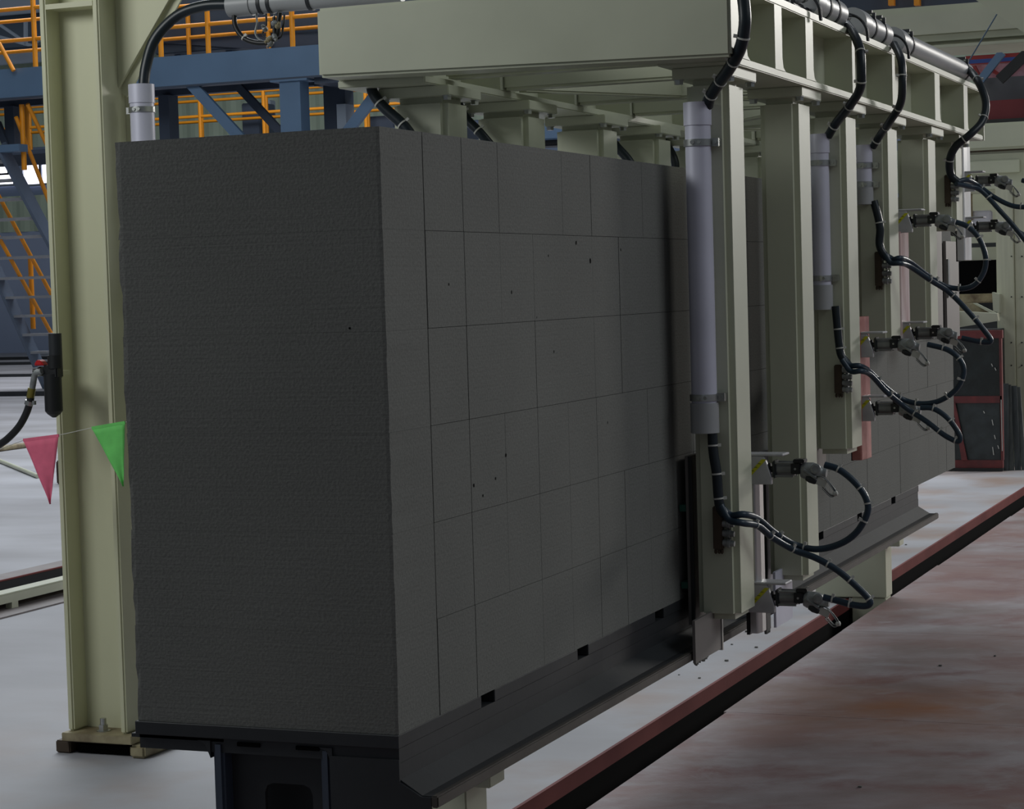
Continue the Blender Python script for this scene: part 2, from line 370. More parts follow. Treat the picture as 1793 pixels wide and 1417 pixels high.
# ================================================================== CAKE
Z0 = 0.67; CH = 1.2; CW = 0.6; CL = 6.0
cake = thing('concrete_cake', 'long grey wet-cut aerated concrete cake standing on a dark pallet, scored into blocks', 'concrete block stack', (-0.3, 3, Z0))
rb = random.Random(3)
def block(x0, x1, y0, y1, z0, z1, first, nz=7):
    if not first:
        return MB().box(x0, x1, y0, y1, z0, z1).build('block', CAKE, cake)
    # near column: the sawn end face has slightly ragged vertical edges
    m = MB(); n = nz; fl_ = []; 
    L = []; 
    for k in range(n + 1):
        z = z0 + (z1 - z0) * k / n
        jl = rb.uniform(-0.0035, 0.0025); jr = rb.uniform(-0.0012, 0.0008)
        jy = rb.uniform(0, 0.0025)
        L.append([(x0 + jl, y0 + jy, z), (x0 + 0.01, y0, z), (x1 - 0.008, y0, z), (x1 + jr, y0 + 0.001, z), (x1, y1, z), (x0, y1, z)])
    return m.rings(L, False).build('block', CAKE, cake)
gaps = {1: 0.0042, 2: 0.0028, 3: 0.0009, 4: 0.0012, 5: 0.0010, 6: 0.0016, 7: 0.0010}
for c in range(30):
    for r in range(6):
        ga = gaps.get(c, 0.0013); gb = gaps.get(c + 1, 0.0013)
        dx = rb.uniform(-0.0006, 0.0006) * (0 if c == 0 else 1)
        y0 = c * 0.2 + (ga / 2 if c else 0); y1 = (c + 1) * 0.2 - gb / 2
        gz = 0.00012 if c == 0 else 0.0005
        z0 = Z0 + r * 0.2 + (gz if r else 0); z1 = Z0 + (r + 1) * 0.2 - (gz if r < 5 else 0)
        block(-CW, 0.0 + dx, y0, y1, z0, z1, c == 0)
# a few pores in the face, flat black patches for their shaded hollows
pr = MB()
for (px, py, rr) in ((1009, 425, .006), (1034, 457, .008), (1087, 437, .005), (896, 512, .005), (786, 498, .004), (886, 797, .006), (868, 838, .004), (830, 850, .006), (846, 868, .004), (1064, 740, .004), (970, 616, .004), (960, 448, .004), (612, 575, .003), (940, 556, .003)):
    p = at(px, py, X=0.0006) if px > 690 else at(px, py, Y=-0.0006)
    n_ = 7; ring = []
    for i in range(n_):
        a = 2 * math.pi * i / n_; q = rr * rb.uniform(0.6, 1.0)
        ring.append((p.x, p.y + math.cos(a) * q * .8, p.z + math.sin(a) * q * 1.1) if px > 690 else (p.x + math.cos(a) * q, p.y, p.z + math.sin(a) * q))
    ctr = tuple(p + Vector((0.0, 0, 0)))
    pr.add([ctr] + ring, [(0, i + 1, (i + 1) % n_ + 1) for i in range(n_)])
po = pr.build('pore', PITM, cake); po['kind'] = 'stuff'

# ================================================================== PALLET (side plate the cake stands on)
pl = thing('cake_pallet', 'dark grey steel pallet carrying the long concrete cake', 'pallet', (-0.3, 2.6, 0.6))
PE = 5.16
nt_ = [0.42 + 0.6 * k for k in range(9)]
tp = MB(); y = 0.004
tops = []
cur = -0.004
for a in nt_ + [None]:
    b = a if a is not None else PE
    if b > PE: b = PE
    if cur < b: tops.append((cur, b))
    if a is None: break
    cur = a + 0.075
for (a, b) in tops:
    MB().box(-0.606, 0.0, a, b, 0.642, Z0 - 0.0005).build('deck_strip', DSTEEL, pl, bevel=0.0015, seg=1)
MB().box(-0.60, -0.003, 0.004, PE, 0.612, 0.6415).build('deck', DSTEEL, pl)
m = MB(); m.box(-0.014, -0.002, 0.004, PE, 0.574, 0.612); m.box(-0.586, -0.574, 0.2, PE, 0.574, 0.612); m.build('side_plate', DSTEEL, pl)
m = MB(); m.prism([(-0.014, 0.580), (-0.002, 0.580), (0.045, 0.551), (0.066, 0.551), (0.066, 0.533), (0.04, 0.533), (-0.014, 0.560)], 1, 0.004, PE + .0); m.build('flange', DSTEEL, pl)
MB().box(0.0662, 0.082, -0.004, PE + 0.002, 0.529, 0.553).build('edge_strip', DSTEEL2, pl, bevel=0.003)
# end frame: uprights, recessed web with lightening hole, corner gussets
for x0, x1 in ((-0.425, -0.400), (-0.178, -0.155)):
    MB().box(x0, x1, 0.0, 0.05, 0.3, 0.635).build('end_upright', BLUED, pl, bevel=0.006)
web = MB()
web.box(-0.400, -0.325, 0.035, 0.045, 0.3, 0.635); web.box(-0.215, -0.178, 0.035, 0.045, 0.3, 0.635); web.box(-0.325, -0.215, 0.035, 0.045, 0.548, 0.635)
web.box(-0.325, -0.215, 0.035, 0.045, 0.3, 0.44)
for sx, x in ((1, -0.325), (-1, -0.215)):
    web.prism([(x, 0.548), (x + sx * .02, 0.548), (x + sx * .006, 0.542), (x, 0.528)], 1, .035, .045)
web.build('end_web', DSTEEL, pl)
m = MB(); m.prism([(-.155, .62), (-.001, .62), (-.001, .575), (.046, .549), (.066, .549), (.066, .30), (-.155, .30)], 1, -.002, .0035); m.build('end_web', DSTEEL, pl)
MB().box(-0.42, -0.19, 0.12, 0.14, 0.30, 0.60).build('hole_shade_plate', DSTEEL, pl)  # dark plate added behind the web so the hole reads as shaded
for x in (-0.43, -0.15):
    s = 1 if x < -.3 else -1
    MB().prism([(x, 0.636), (x - .03, 0.636), (x - .012, 0.628), (x, 0.60)], 1, 0.0, 0.05).build('gusset', DSTEEL, pl)
MB().box(-0.62, -0.40, 0.004, 0.05, 0.634, 0.6415).build('end_lip', DSTEEL, pl)
MB().box(-0.60, -0.44, 0.7, 6.5, 0.44, 0.60).build('box_beam', DSTEEL, pl)
for x, y in ((-0.345, 0.632), (-0.21, 0.632)):
    MB().box(x - .022, x + .03, 0.0, 0.034, y - .004, y + .004).build('slot_plate', PITM, pl)

# cream stands that carry the pallet, rising out of the floor slot
def stand(name, label, y0, xl=-0.74):
    t = thing(name, label, 'stand', (-0.45, y0 + .1, -0.55))
    MB().box(xl - .02, -0.326, y0, y0 + .10, .262, .306).build('head_plate', CREAM, t, bevel=0.003)
    MB().box(xl, -0.395, y0, y0 + .14, .012, .2615).build('body', CREAM, t, bevel=0.004)
    MB().box(-0.565, -0.400, y0 + .01, y0 + .13, -0.5500, .012).build('leg', CREAM, t, bevel=0.004)
    MB().box(-0.60, -0.45, y0 + .02, y0 + .08, .306, .4395).build('riser', CREAM, t)
    return t
stand('pallet_stand', 'cream steel stand under the near end of the dark pallet', 1.22, -.57)
stand('pallet_stand', 'cream steel stand rising from the floor slot beyond the right-hand posts', 6.30)

# ================================================================== GRIPPING FRAME
fr_ = thing('gripping_frame', 'cream steel overhead gripping frame with hanging posts around the grey cake', 'machine frame', (-0.3, 3.6, 2.13))
# front cross beam (slightly out of level, as in the photo)
m = MB(); a = 2.152; b = 2.131
vs = []
for y in (1.6, 1.72):
    vs += [(-0.945, y, a), (0.252, y, b), (0.252, y, b + .215), (-0.945, y, a + .192)]
m.add(vs, [(0, 1, 2, 3), (4, 5, 6, 7), (0, 1, 5, 4), (1, 2, 6, 5), (2, 3, 7, 6), (3, 0, 4, 7)])
m.build('cross_beam', CREAM, fr_, bevel=0.008)
# longitudinal beams
def rung_fillets(m, x0, x1, yc, z, s):
    m.prism([(yc, z), (yc + s * .035, z), (yc + s * .010, z + .010), (yc, z + .035)], 0, x0, x1)
def long_beam(x0, x1, outer, ys, y0, y1):
    xo = x1 if outer > 0 else x0
    web = MB().box((x0 + x1) / 2 - .006, (x0 + x1) / 2 + .006, y0, y1, 2.150, 2.338)
    b = MB().box(x0, x1, y0, y1, 2.130, 2.152).build('bottom_flange', CREAM, fr_, bevel=0.003)
    MB().box(x0, x1, y0, y1, 2.336, 2.360).build('top_flange', CREAM, fr_, bevel=0.003)
    web.build('web', CREAM, fr_)
    for (ya, wd) in ys:
        m = MB().box(x0 + .004, x1 - .001, ya, ya + wd, 2.152, 2.336)
        rung_fillets(m, x1 - .022, x1 - .001, ya + wd, 2.152, 1)
        m.build('stiffener', CREAM, fr_)
    MB().box(x0, x1 + .004, y1, y1 + .016, 2.13, 2.36).build('end_plate', CREAM, fr_)
long_beam(0.01, 0.21, 1, [(1.83, .075), (2.205, .080), (2.563, .090), (3.175, .04), (3.80, .045), (4.585, .10), (5.21, .09)], 1.72, 5.66)
long_beam(-0.945, -0.672, -1, [(1.72, .03), (2.28, .09), (2.93, .09), (3.5, .09), (4.4, .09), (5.1, .09)], 1.72, 5.66)
# a rounded inner lip bar running down the left beam, broken at the cross tubes
for ya, yb in ((1.73, 1.86), (1.93, 2.28), (2.37, 2.93), (3.03, 3.5), (3.6, 4.4), (4.5, 5.6)):
    pass
# cross tubes
for ya, h in ((1.86, .06), (2.30, .085), (2.95, .085), (3.52, .08), (4.42, .08), (5.15, .08), (5.55, .08)):
    MB().box(-0.672, 0.01, ya, ya + .07, 2.152, 2.152 + h * 1.6).build('cross_tube', CREAM, fr_, bevel=0.008)
def diag(p0, p1):
    MB().bar(p0, p1, 0.05, 0.07).build('plan_brace', CREAM, fr_, bevel=0.006)
diag((-0.66, 2.42, 2.19), (0.0, 3.50, 2.19)); diag((-0.66, 4.40, 2.19), (0.0, 3.62, 2.19)); diag((-0.66, 4.55, 2.19), (0.0, 5.15, 2.19))

# posts
bolt_src = None
def bolt(x, y, z, parent):
    m = MB(); m.cyl((x, y, z), (x, y, z - .002), .015, 12)
    R = [[(x + math.cos(math.pi / 3 * i) * .0125, y + math.sin(math.pi / 3 * i) * .0125, z - t) for i in range(6)] for t in (.002, .0125)]
    m.rings(R, False)
    return m.build('bolt', STEEL, parent)
def post(x0, x1, y0, y1, zb, plate=True, name='post', px=0.025):
    m = MB().box(x0, x1, y0, y1, zb, 2.100)
    p = m.build(name, CREAM, fr_, bevel=0.018, seg=6)
    MB().box(x0 - px, x1 + px, y0 - .035, y1 + .035, 2.100, 2.1295).build('flange_plate', CREAM, p, bevel=0.002)
    for bx in (x0 - px + .013, x1 + px - .013):
        for by in (y0 - .016, y1 + .016):
            bolt(bx, by, 2.100, p)
    return p
RP = [(1.835, 2.005, .618), (2.585, 2.755, .622), (3.205, 3.385, .962), (3.855, 4.05, 1.305), (4.60, 4.78, 1.305), (5.19, 5.36, 1.735)]
LPOS = [(1.832, 2.0, .62), (2.455, 2.63, .62), (3.155, 3.33, .96), (3.765, 3.94, 1.3), (4.5, 4.68, 1.3), (5.2, 5.38, 1.7)]
for (a, b, z) in RP: post(0.052, 0.172, a, b, z)
for (a, b, z) in LPOS:
    post(-0.83, -0.66, a, b, z)

# ================================================================== CONDUITS, MANIFOLDS
def conduit(label, cx, cy, r, z0, z1, clamps, square=False, collar=True, lug=1):
    t = thing('conduit_pipe', label, 'pipe', (cx, cy, z0))
    MB().lathe((cx, cy, z0 + .004), (0, 0, 1), [(0, r * .8), (0, r), (z1 - z0 - .008, r), (z1 - z0 - .008, r * .8)], 28).build('tube', GALV, t)
    MB().lathe((cx, cy, z1 - .062), (0, 0, 1), [(0, r), (0, r + .003), (.062, r + .003), (.062, r * .75), (.05, r * .7)], 28).build('top_collar', GALV, t)
    if collar: MB().lathe((cx, cy, z0), (0, 0, 1), [(.012, r * .6), (0, r * .7), (0, r + .004), (.082, r + .004), (.082, r)], 28).build('bottom_collar', PVC, t)
    for z in clamps:
        m = MB(); m.lathe((cx, cy, z - .009), (0, 0, 1), [(0, r), (0, r + .0045), (.018, r + .0045), (.018, r)], 28)
        m.box(cx + lug * (r - .002), cx + lug * (r + .022), cy + .000, cy + .012, z - .011, z + .011)
        m.cyl((cx + lug * (r + .012), cy - .004, z), (cx + lug * (r + .012), cy, z), .006, 8)
        m.box(cx + lug * (r + .006), cx + lug * (r + .020), cy + .012, cy + r + .002, z - .009, z + .009)
        m.cyl((cx - .004, cy - r - .008, z), (cx - .004, cy - r - .003, z), .006, 8); m.cyl((cx + .014, cy - r - .006, z), (cx + .014, cy - r - .001, z), .005, 8)
        m.build('clamp', STEEL, t)
    return t
conduit('large grey tube clamped to the front of the nearest right-hand post', 0.0975, 1.797, 0.035, 1.138, 2.034, (1.925, 1.235))
conduit('grey tube clamped to the third right-hand post, second longest', 0.0935, 3.172, 0.031, 1.446, 2.025, (1.93, 1.55))
conduit('short grey tube clamped to the fourth right-hand post with two clamps close together', 0.0935, 3.822, 0.030, 1.81, 2.022, (1.948, 1.88))
conduit('short grey tube clamped on the left machine column above the cake corner', -2.0195, 2.41, 0.0405, 1.60, 2.262, (2.178, 1.9), lug=-1, collar=False)

def manifold(label, x, y, z0, z1):
    t = thing('hose_manifold', label, 'manifold', (x, y, z0))
    MB().box(x, x + .026, y - .012, y + .012, z0, z1).build('body', BROWN, t, bevel=.003)
    n = 4; h = (z1 - z0)
    for k in range(n):
        z = z0 + h * (0.16 + .22 * k)
        m = MB(); m.lathe((x + .026, y, z), (1, 0, -.08), [(0, .010), (.012, .010), (.013, .013), (.020, .013), (.021, .009), (.032, .008)], 10)
        m.build('port_fitting', VALVE, t)
    m = MB()
    for q in ((x + .004, z0 - .006), (x + .014, z0 - .010), (x + .022, z0 - .005)): m.lathe((q[0], y, z0), (0, 0, -1), [(0, .004), (.008, .005), (.012, .002)], 6)
    m.build('drain_nub', BROWN, t)
manifold('brown hose manifold with stub fittings low on the nearest right-hand post', 0.108, 1.822, 0.815, 0.935)
manifold('brown hose manifold on the third right-hand post, behind the tangle of hoses', 0.125, 3.192, 1.165, 1.262)
manifold('brown hose manifold on the fourth right-hand post below the shortest tube', 0.125, 3.842, 1.515, 1.640)
manifold('small brown hose manifold on the farthest right-hand post', 0.130, 5.177, 1.845, 1.965)

# ================================================================== GRIPPERS
def gripper(label, yc, zt, zb, z0, z1, bm, plate, group=None):
    t = thing('cake_gripper', label, 'gripper', (0.15, yc, zb))
    # slide bar: folded profile with two bright faces
    hw = .036 if yc < 2.5 else .066; xo = .158 if yc < 2.5 else .168
    m = MB(); m.prism([(.128, yc - hw), (xo - .010, yc - hw), (xo - .006, yc - hw + .004), (xo, yc - .010), (xo, yc + hw - .006), (xo - .008, yc + hw), (.128, yc + hw)], 2, z0, z1)
    m.build('slide_bar', bm, t, bevel=.0015, seg=1)
    MB().box(.118, .127, yc - .036, yc + .03, z0 - .004, z1 + .002).build('gap_shade_strip', BLACK, t)  # added black strip standing in for the shaded gap beside the bar
    for z in (zt, zb):
        MB().box(.098, .122, yc - .050, yc - .018, z - .034, z + .040).build('mount_block', CYL, t, bevel=.003)
        b = MB(); b.prism([(.127, z - .042), (.205, z - .042), (.205, z - .02), (.185, z + .038), (.127, z + .038)], 1, yc - .052, yc - .036)
        b.box(.127, .240, yc - .052, yc + .02, z + .0385, z + .0455)
        br = b.build('bracket', BRK, t, bevel=.002, seg=1)
        # yellow slanted hazard mark with dark dashes
        h = MB(); 
        def sl(u0, u1, w, yy): 
            p = [(.128 + u0 * .05, z - .022 + u0 * .052), (.128 + u0 * .05 + w, z - .022 + u0 * .052), (.128 + u1 * .05 + w, z - .022 + u1 * .052), (.128 + u1 * .05, z - .022 + u1 * .052)]
            return p
        h.prism(sl(0, 1, .014, 0), 1, yc - .0532, yc - .0522); hm = h.build('warning_label', YELLOWS, br)
        d = MB()
        for u in (.16, .36, .56, .76): d.prism(sl(u - .01, u + .02, .009, 0), 1, yc - .0536, yc - .0533)
        d.build('warning_label', DSTEEL, br)
        m = MB(); m.lathe((.172, yc - .03, z), (1, 0, 0), [(0, .008), (.004, .013), (.012, .013), (.013, .018), (.026, .018), (.027, .009), (.040, .009)], 12); m.build('rod_clevis', DARKG, t)
        m = MB(); m.box(.208, .218, yc - .052, yc - .002, z - .024, z + .026); m.build('cylinder_head', DARKG, t, bevel=.003)
        m = MB(); m.cyl((.216, yc - .027, z + .001), (.268, yc - .027, z + .001), .0195, 18)
        for dy, dz in ((-.021, .019), (.02, .019), (-.021, -.018), (.02, -.018)): m.cyl((.216, yc - .027 + dy, z + dz), (.268, yc - .027 + dy, z + dz), .0035, 6)
        m.build('cylinder_body', CYL, t)
        m = MB(); m.box(.262, .288, yc - .054, yc - .004, z - .012, z + .018); m.box(.268, .300, yc - .050, yc - .010, z + .019, z + .030); m.build('sensor_clamp', BLACK, t, bevel=.002)
        m = MB(); m.cyl((.275, yc - .0553, z + .003), (.275, yc - .0543, z + .003), .0035, 8); m.build('sensor_screw', STEEL, t)
        m = MB(); m.lathe((.288, yc - .03, z - .002), (1, 0, -.12), [(0, .020), (.010, .024), (.030, .026), (.048, .022), (.062, .014), (.072, .012)], 14)
        m.lathe((.335, yc - .05, z + .004), (0, -1, 0), [(0, .014), (.010, .015), (.012, .010)], 10)
        m.cyl((.30, yc - .05, z + .0), (.335, yc - .056, z - .022), .0055, 8)
        m.build('end_valve', VALVE, t)
        m = MB(); m.lathe((.305, yc - .045, z - .022), (1, -.1, -.35), [(0, .008), (.012, .011), (.028, .010), (.036, .005)], 10); m.build('elbow_fitting', DARKG, t)
        # white tag and a small loop of thin wires
        m = MB(); m.obox((.352, yc - .060, z - .034), (.013, 0, -.006), (0, .0007, 0), (.004, 0, .010)); m.build('paper_tag', TIE, t)
        for q in range(3):
            o_ = .004 * q
            pts = [(.335, yc - .055, z - .015 - o_), (.360, yc - .06 - o_, z - .020), (.388, yc - .062, z - .050 - o_), (.392, yc - .06, z - .068), (.376, yc - .058, z - .066 - o_), (.352, yc - .056, z - .040 - o_ * 1.5)]
            MB().sweep(spline(pts, 5), .0014, 5).build('signal_wire', (VALVE, BLACK, VALVE)[q], t)
        MB().lathe((.384, yc - .061, z - .066), (1, 0, .2), [(0, .004), (.003, .007), (.012, .007), (.014, .003)], 8).build('wire_plug', TIE, t)
    # clamping plate between posts and cake
    y0, y1, pz0, pz1 = plate
    MB().box(.022, .034, y0, y1, pz0, pz1).build('clamp_plate', PLATE, t, bevel=.001, seg=1)
    MB().box(.034, .044, y0 - .010, y0 - .0005, pz0 + .0, pz1 - .0).build('edge_strip', BLACK, t)
    m = MB(); rr = random.Random(int(yc * 100))
    for k in range(12):
        yy = (1.674 if yc < 2.5 else y0) + .12 * k / 12; zz = .525 if yc < 2.5 else pz0; xx = .087 if yc < 2.5 else .024; m.prism([(yy, zz), (yy + .010, zz), (yy + .005, zz - rr.uniform(.003, .010))], 0, xx, xx + .006)
    m.build('mortar_drips', CAKE, t)['kind'] = 'stuff'
    if yc < 2.5: MB().box(.086, .094, 1.672, 1.925, .525, .640).build('lower_plate', PLATE, t); MB().box(.086, .097, 1.915, 1.925, .520, .645).build('lower_plate_edge', STEEL, t)
    for z in (pz1 - .36, pz1 - .145):
        MB().box(.003, .0215, y0 + .0, y0 + .05, z - .009, z + .009).build('rubber_pad', GREENPAD, t)
    return t
gripper('pair of pneumatic clamp cylinders on a bright vertical bar beside the nearest right-hand post', 2.125, 1.012, 0.645, .54, 1.048, ALU, (1.845, 2.10, .60, 1.07))
gripper('pair of clamp cylinders on a reddish vertical bar beside the third right-hand post', 3.47, 1.318, 1.10, .925, 1.415, COPPER, (3.24, 3.42, .885, 1.3))
gripper('pair of clamp cylinders on a shiny pinkish bar beside the fourth right-hand post', 4.17, 1.752, 1.335, 1.30, 1.715, COPPER2, (3.90, 4.10, 1.25, 1.7))
gripper('pair of clamp cylinders on a bright silver bar beside the farthest right-hand post', 5.51, 1.945, 1.75, 1.61, 2.10, ALU2, (5.43, 5.60, 1.30, 1.95))
MB_ = thing('clamp_plate', 'grey metal clamp plate with ragged lower edge below the second right-hand post', 'plate', (0.03, 2.7, .5))
MB().box(.022, .034, 2.60, 2.86, .60, 1.02).build('plate', GALV, MB_, bevel=.001, seg=1)
MB().box(.036, .044, 2.588, 2.599, .60, 1.02).build('edge_strip', BLACK, MB_)
MB().box(.086, .094, 2.50, 2.70, .49, .66).build('lower_plate', GALV, MB_)
MB().box(.086, .096, 2.385, 2.43, .50, .64).build('dark_lug', BLACK, MB_)
m = MB()
for k in range(5): m.prism([(2.385 + k * .009, .50), (2.393 + k * .009, .50), (2.389 + k * .009, .488)], 0, .087, .095)
m.build('mortar_drips', CAKE, MB_)['kind'] = 'stuff'
t = thing('clamp_plate', 'pinkish grey clamp plate at the far end of the cake below the farthest post', 'plate', (0.03, 5.8, 1.3))
MB().box(.012, .026, 5.735, 6.04, 1.27, 1.70).build('plate', PLATE, t, bevel=.001, seg=1)
MB().box(.027, .034, 5.74, 5.775, 1.45, 1.62).build('wear_strip', STEEL, t)

# ================================================================== HOSES
def path(pts, **k): return [at(x, y, **k) for x, y in pts]
def ppath(pts): return [at(x, y, Y=Y) for x, y, Y in pts]
hose('main_hose', 'thick black hose curving past the cross beam end into the tube on the nearest post', 'hose',
     ppath([(1298, -25, 1.60), (1303, 10, 1.60), (1304, 45, 1.60), (1296, 85, 1.62), (1277, 120, 1.68), (1257, 148, 1.74), (1242, 172, 1.78), (1238, 186, 1.795)]), .0165, ties=(.36, .52, .68, .82))
hose('main_hose', 'thick black hose dropping from the pipe fittings to the tube on the third right-hand post', 'hose',
     ppath([(1482, 42, 3.2), (1496, 62, 3.05), (1506, 88, 2.98), (1508, 120, 2.96), (1506, 155, 2.98), (1488, 185, 3.05), (1465, 214, 3.14), (1450, 238, 3.17)]), .0150, ties=(.3, .52, .72, .9))
hose('main_hose', 'thick black hose dropping from the pipe fittings to the tube on the fourth right-hand post', 'hose',
     ppath([(1566, 78, 3.80), (1578, 105, 3.66), (1580, 140, 3.62), (1577, 180, 3.64), (1560, 210, 3.70), (1543, 234, 3.79), (1528, 257, 3.822)]), .0140, ties=(.3, .55, .75, .93))
hose('main_hose', 'thick black hose bowing out in a wide S at the far end of the frame', 'hose',
     ppath([(1672, 114, 5.55), (1695, 122, 5.40), (1714, 145, 5.25), (1726, 180, 5.2), (1720, 212, 5.15), (1698, 236, 5.10), (1674, 256, 5.10), (1663, 280, 5.12), (1665, 306, 5.15), (1678, 320, 5.16)]), .0165, ties=(.2, .42, .6, .78))
def loopset(label, down, a, b, Yd, Yl, r, td, ta, tb, cyl):
    # tail out of the tube, taped, then two thinner hoses looping to the cylinders
    hose('drop_hose', 'taped black hose leaving ' + label, 'hose', path(down, Y=Yd), r * 1.45, HOSE, ties=td)
    hose('loop_hose', 'blue-black air hose looping out to the upper cylinder, ' + cyl, 'hose', ppath(a), r, HOSEB, ties=ta)
    hose('loop_hose', 'blue-black air hose running down to the lower cylinder, ' + cyl, 'hose', ppath(b), r, HOSEB, ties=tb)
def bl(pts, y0, y1):
    n = len(pts); return [(x, y, y0 + (y1 - y0) * min(1, max(0, (i - 2) / 3))) for i, (x, y) in enumerate(pts)]
loopset('the bottom of the large tube on the nearest post', [(1247, 750), (1249, 790), (1255, 830), (1258, 870), (1263, 893), (1279, 907)],
        bl([(1268, 893), (1280, 903), (1302, 901), (1326, 908), (1355, 932), (1390, 953), (1430, 962), (1470, 953), (1500, 932), (1519, 898), (1516, 872), (1498, 846), (1470, 823), (1444, 814)], 1.78, 2.04),
        bl([(1262, 885), (1277, 910), (1300, 916), (1327, 921), (1352, 941), (1390, 963), (1430, 978), (1468, 1000), (1503, 1030), (1523, 1052), (1517, 1061), (1492, 1059), (1466, 1052), (1442, 1046)], 1.77, 2.02),
        1.793, 2.02, .0095, (.15, .4, .62), (.33, .42, .66, .74, .82, .93), (.22, .30, .38, .5, .58, .68, .86, .95), 'beside the nearest post')
loopset('the bottom of the tube on the third post', [(1463, 536), (1466, 570), (1469, 600), (1473, 622), (1486, 640)],
        bl([(1476, 628), (1488, 640), (1505, 641), (1522, 650), (1550, 678), (1580, 699), (1612, 707), (1645, 702), (1674, 682), (1687, 655), (1682, 632), (1660, 613), (1624, 603)], 3.15, 3.38),
        bl([(1474, 630), (1490, 650), (1508, 650), (1525, 657), (1552, 686), (1585, 713), (1625, 740), (1655, 763), (1678, 773), (1679, 760), (1660, 733), (1635, 716), (1612, 714)], 3.14, 3.36),
        3.17, 3.36, .0092, (.3, .6), (.3, .4, .48, .62, .72, .85, .94), (.35, .45, .55, .64, .82, .92), 'beside the third post')
loopset('the bottom of the short tube on the fourth post', [(1530, 352), (1537, 378), (1541, 402), (1540, 428), (1548, 446), (1562, 456)],
        bl([(1552, 448), (1562, 455), (1576, 452), (1592, 458), (1625, 483), (1660, 503), (1698, 503), (1720, 482), (1726, 452), (1714, 417), (1694, 397), (1674, 389)], 3.80, 4.06),
        bl([(1550, 446), (1560, 460), (1576, 461), (1592, 466), (1628, 490), (1662, 512), (1695, 545), (1722, 577), (1735, 597), (1718, 599), (1684, 592)], 3.79, 4.04),
        3.82, 4.04, .0098, (.3,), (.4, .5, .6, .72, .82, .9), (.4, .52, .64, .9), 'beside the fourth post')
hose('loop_hose', 'blue-black air hose reaching right from the farthest manifold to the upper cylinder', 'hose',
     ppath([(1676, 318, 5.15), (1694, 315, 5.2), (1713, 325, 5.3), (1742, 346, 5.3), (1775, 361, 5.3), (1805, 360, 5.3), (1822, 340, 5.35), (1812, 322, 5.4), (1790, 316, 5.42)]), .0105, HOSEB, ties=(.28, .55))
hose('loop_hose', 'blue-black air hose sagging from the farthest manifold towards the lower cylinder', 'hose',
     ppath([(1674, 322, 5.14), (1694, 326, 5.2), (1718, 334, 5.28), (1750, 368, 5.28), (1775, 396, 5.28), (1802, 430, 5.28), (1810, 440, 5.3), (1800, 418, 5.35), (1782, 405, 5.4)]), .0105, HOSEB, ties=(.3,))
# hoses on the far side of the cake, seen between the left-hand posts
hose('main_hose', 'black hose slanting down in front of the nearest left-hand post', 'hose', ppath([(652, 140, 1.78), (652, 160, 1.78), (670, 186, 1.78), (705, 218, 1.78), (722, 240, 1.78)]), .0160, ties=(.45, .75))
hose('main_hose', 'black hose slanting down in front of the second left-hand post', 'hose', ppath([(800, 160, 2.38), (802, 180, 2.38), (815, 206, 2.40), (840, 232, 2.40), (862, 258, 2.41)]), .0150, ties=(.4, .72))
hose('main_hose', 'black hose slanting down behind the third left-hand post', 'hose', ppath([(1058, 212, 3.72), (1062, 232, 3.72), (1078, 255, 3.71), (1096, 275, 3.71), (1108, 292, 3.71)]), .0170)
hose('main_hose', 'short black hose bending down behind the fourth left-hand post', 'hose', ppath([(1152, 240, 4.45), (1160, 247, 4.45), (1174, 265, 4.45), (1182, 285, 4.45), (1182, 305, 4.45)]), .0170)

# pipes along the top of the right beam
def top_pipe(label, y0, y1, x=.158, z=2.411, r=.046):
    t = thing('cable_pipe', label, 'pipe', (x, y0, z))
    m = MB(); m.lathe((x, y0, z), (0, 1, 0), [(.02, r * .86), (0, r * .86), (0, r), (y1 - y0, r), (y1 - y0, r * .85), (y1 - y0 - .05, r * .8)], 24); m.build('tube', PVC, t)
    MB().lathe((x, y0 - .012, z), (0, 1, 0), [(.0, r * .84), (0, r + .005), (.10, r + .005), (.10, r)], 24).build('end_sleeve', PVC, t)
    MB().box(x - .03, x + .03, y0 + .14, y0 + .17, 2.3605, z - r + .004).build('saddle', PVC, t)
    for yy in (y0 + .16, y1 - .12):
        m = MB(); m.lathe((x, yy, z), (0, 1, 0), [(0, r), (0, r + .003), (.018, r + .003), (.018, r)], 24); m.box(x - .02, x + .03, yy + .002, yy + .016, z + r, z + r + .012)
        m.box(x + r * .72, x + r * .72 + .012, yy - .012, yy - .006, z + r * .55, z + r * .55 + .022); m.build('pipe_clamp', DARKG, t)
    return t
top_pipe('grey pipe section nearest the camera on top of the right beam', 2.76, 3.16)
top_pipe('middle grey pipe section on top of the right beam', 3.42, 3.86)
top_pipe('long grey pipe at the far end on top of the right beam', 4.06, 5.50)
def fitting_cluster(label, y):
    t = thing('fitting_cluster', label, 'pipe fitting', (.14, y, 2.37)); rr = random.Random(int(y * 10))
    MB().box(.07, .17, y - .05, y + .05, 2.3605, 2.385).build('base_block', DARKG, t, bevel=.003)
    for k in range(5):
        a = (.10 + rr.uniform(-.03, .05), y - .09 + .035 * k, 2.385 + rr.uniform(0.0, .03)); d = (rr.uniform(-.3, .5), 1, rr.uniform(-.4, .4))
        MB().lathe(a, d, [(0, .009), (.01, .014), (.024, .014), (.025, .009), (.05, .008), (.052, .012), (.07, .010)], 10).build('coupling', (VALVE, BLACK, CYL)[k % 3], t)
    for k in range(2):
        pts = [(.12 + .02 * k, y - .07, 2.40), (.15 + .02 * k, y - .03, 2.425 - .01 * k), (.20, y + .01 * k, 2.415), (.228, y + .02 - .01 * k, 2.38), (.232, y + .03 - .01 * k, 2.335)]
        MB().sweep(spline(pts, 5), .0045, 7).build('small_hose', (BLACK, DARKG)[k], t)
fitting_cluster('tangle of grey fittings between the first and second pipe sections on the right beam', 3.29)
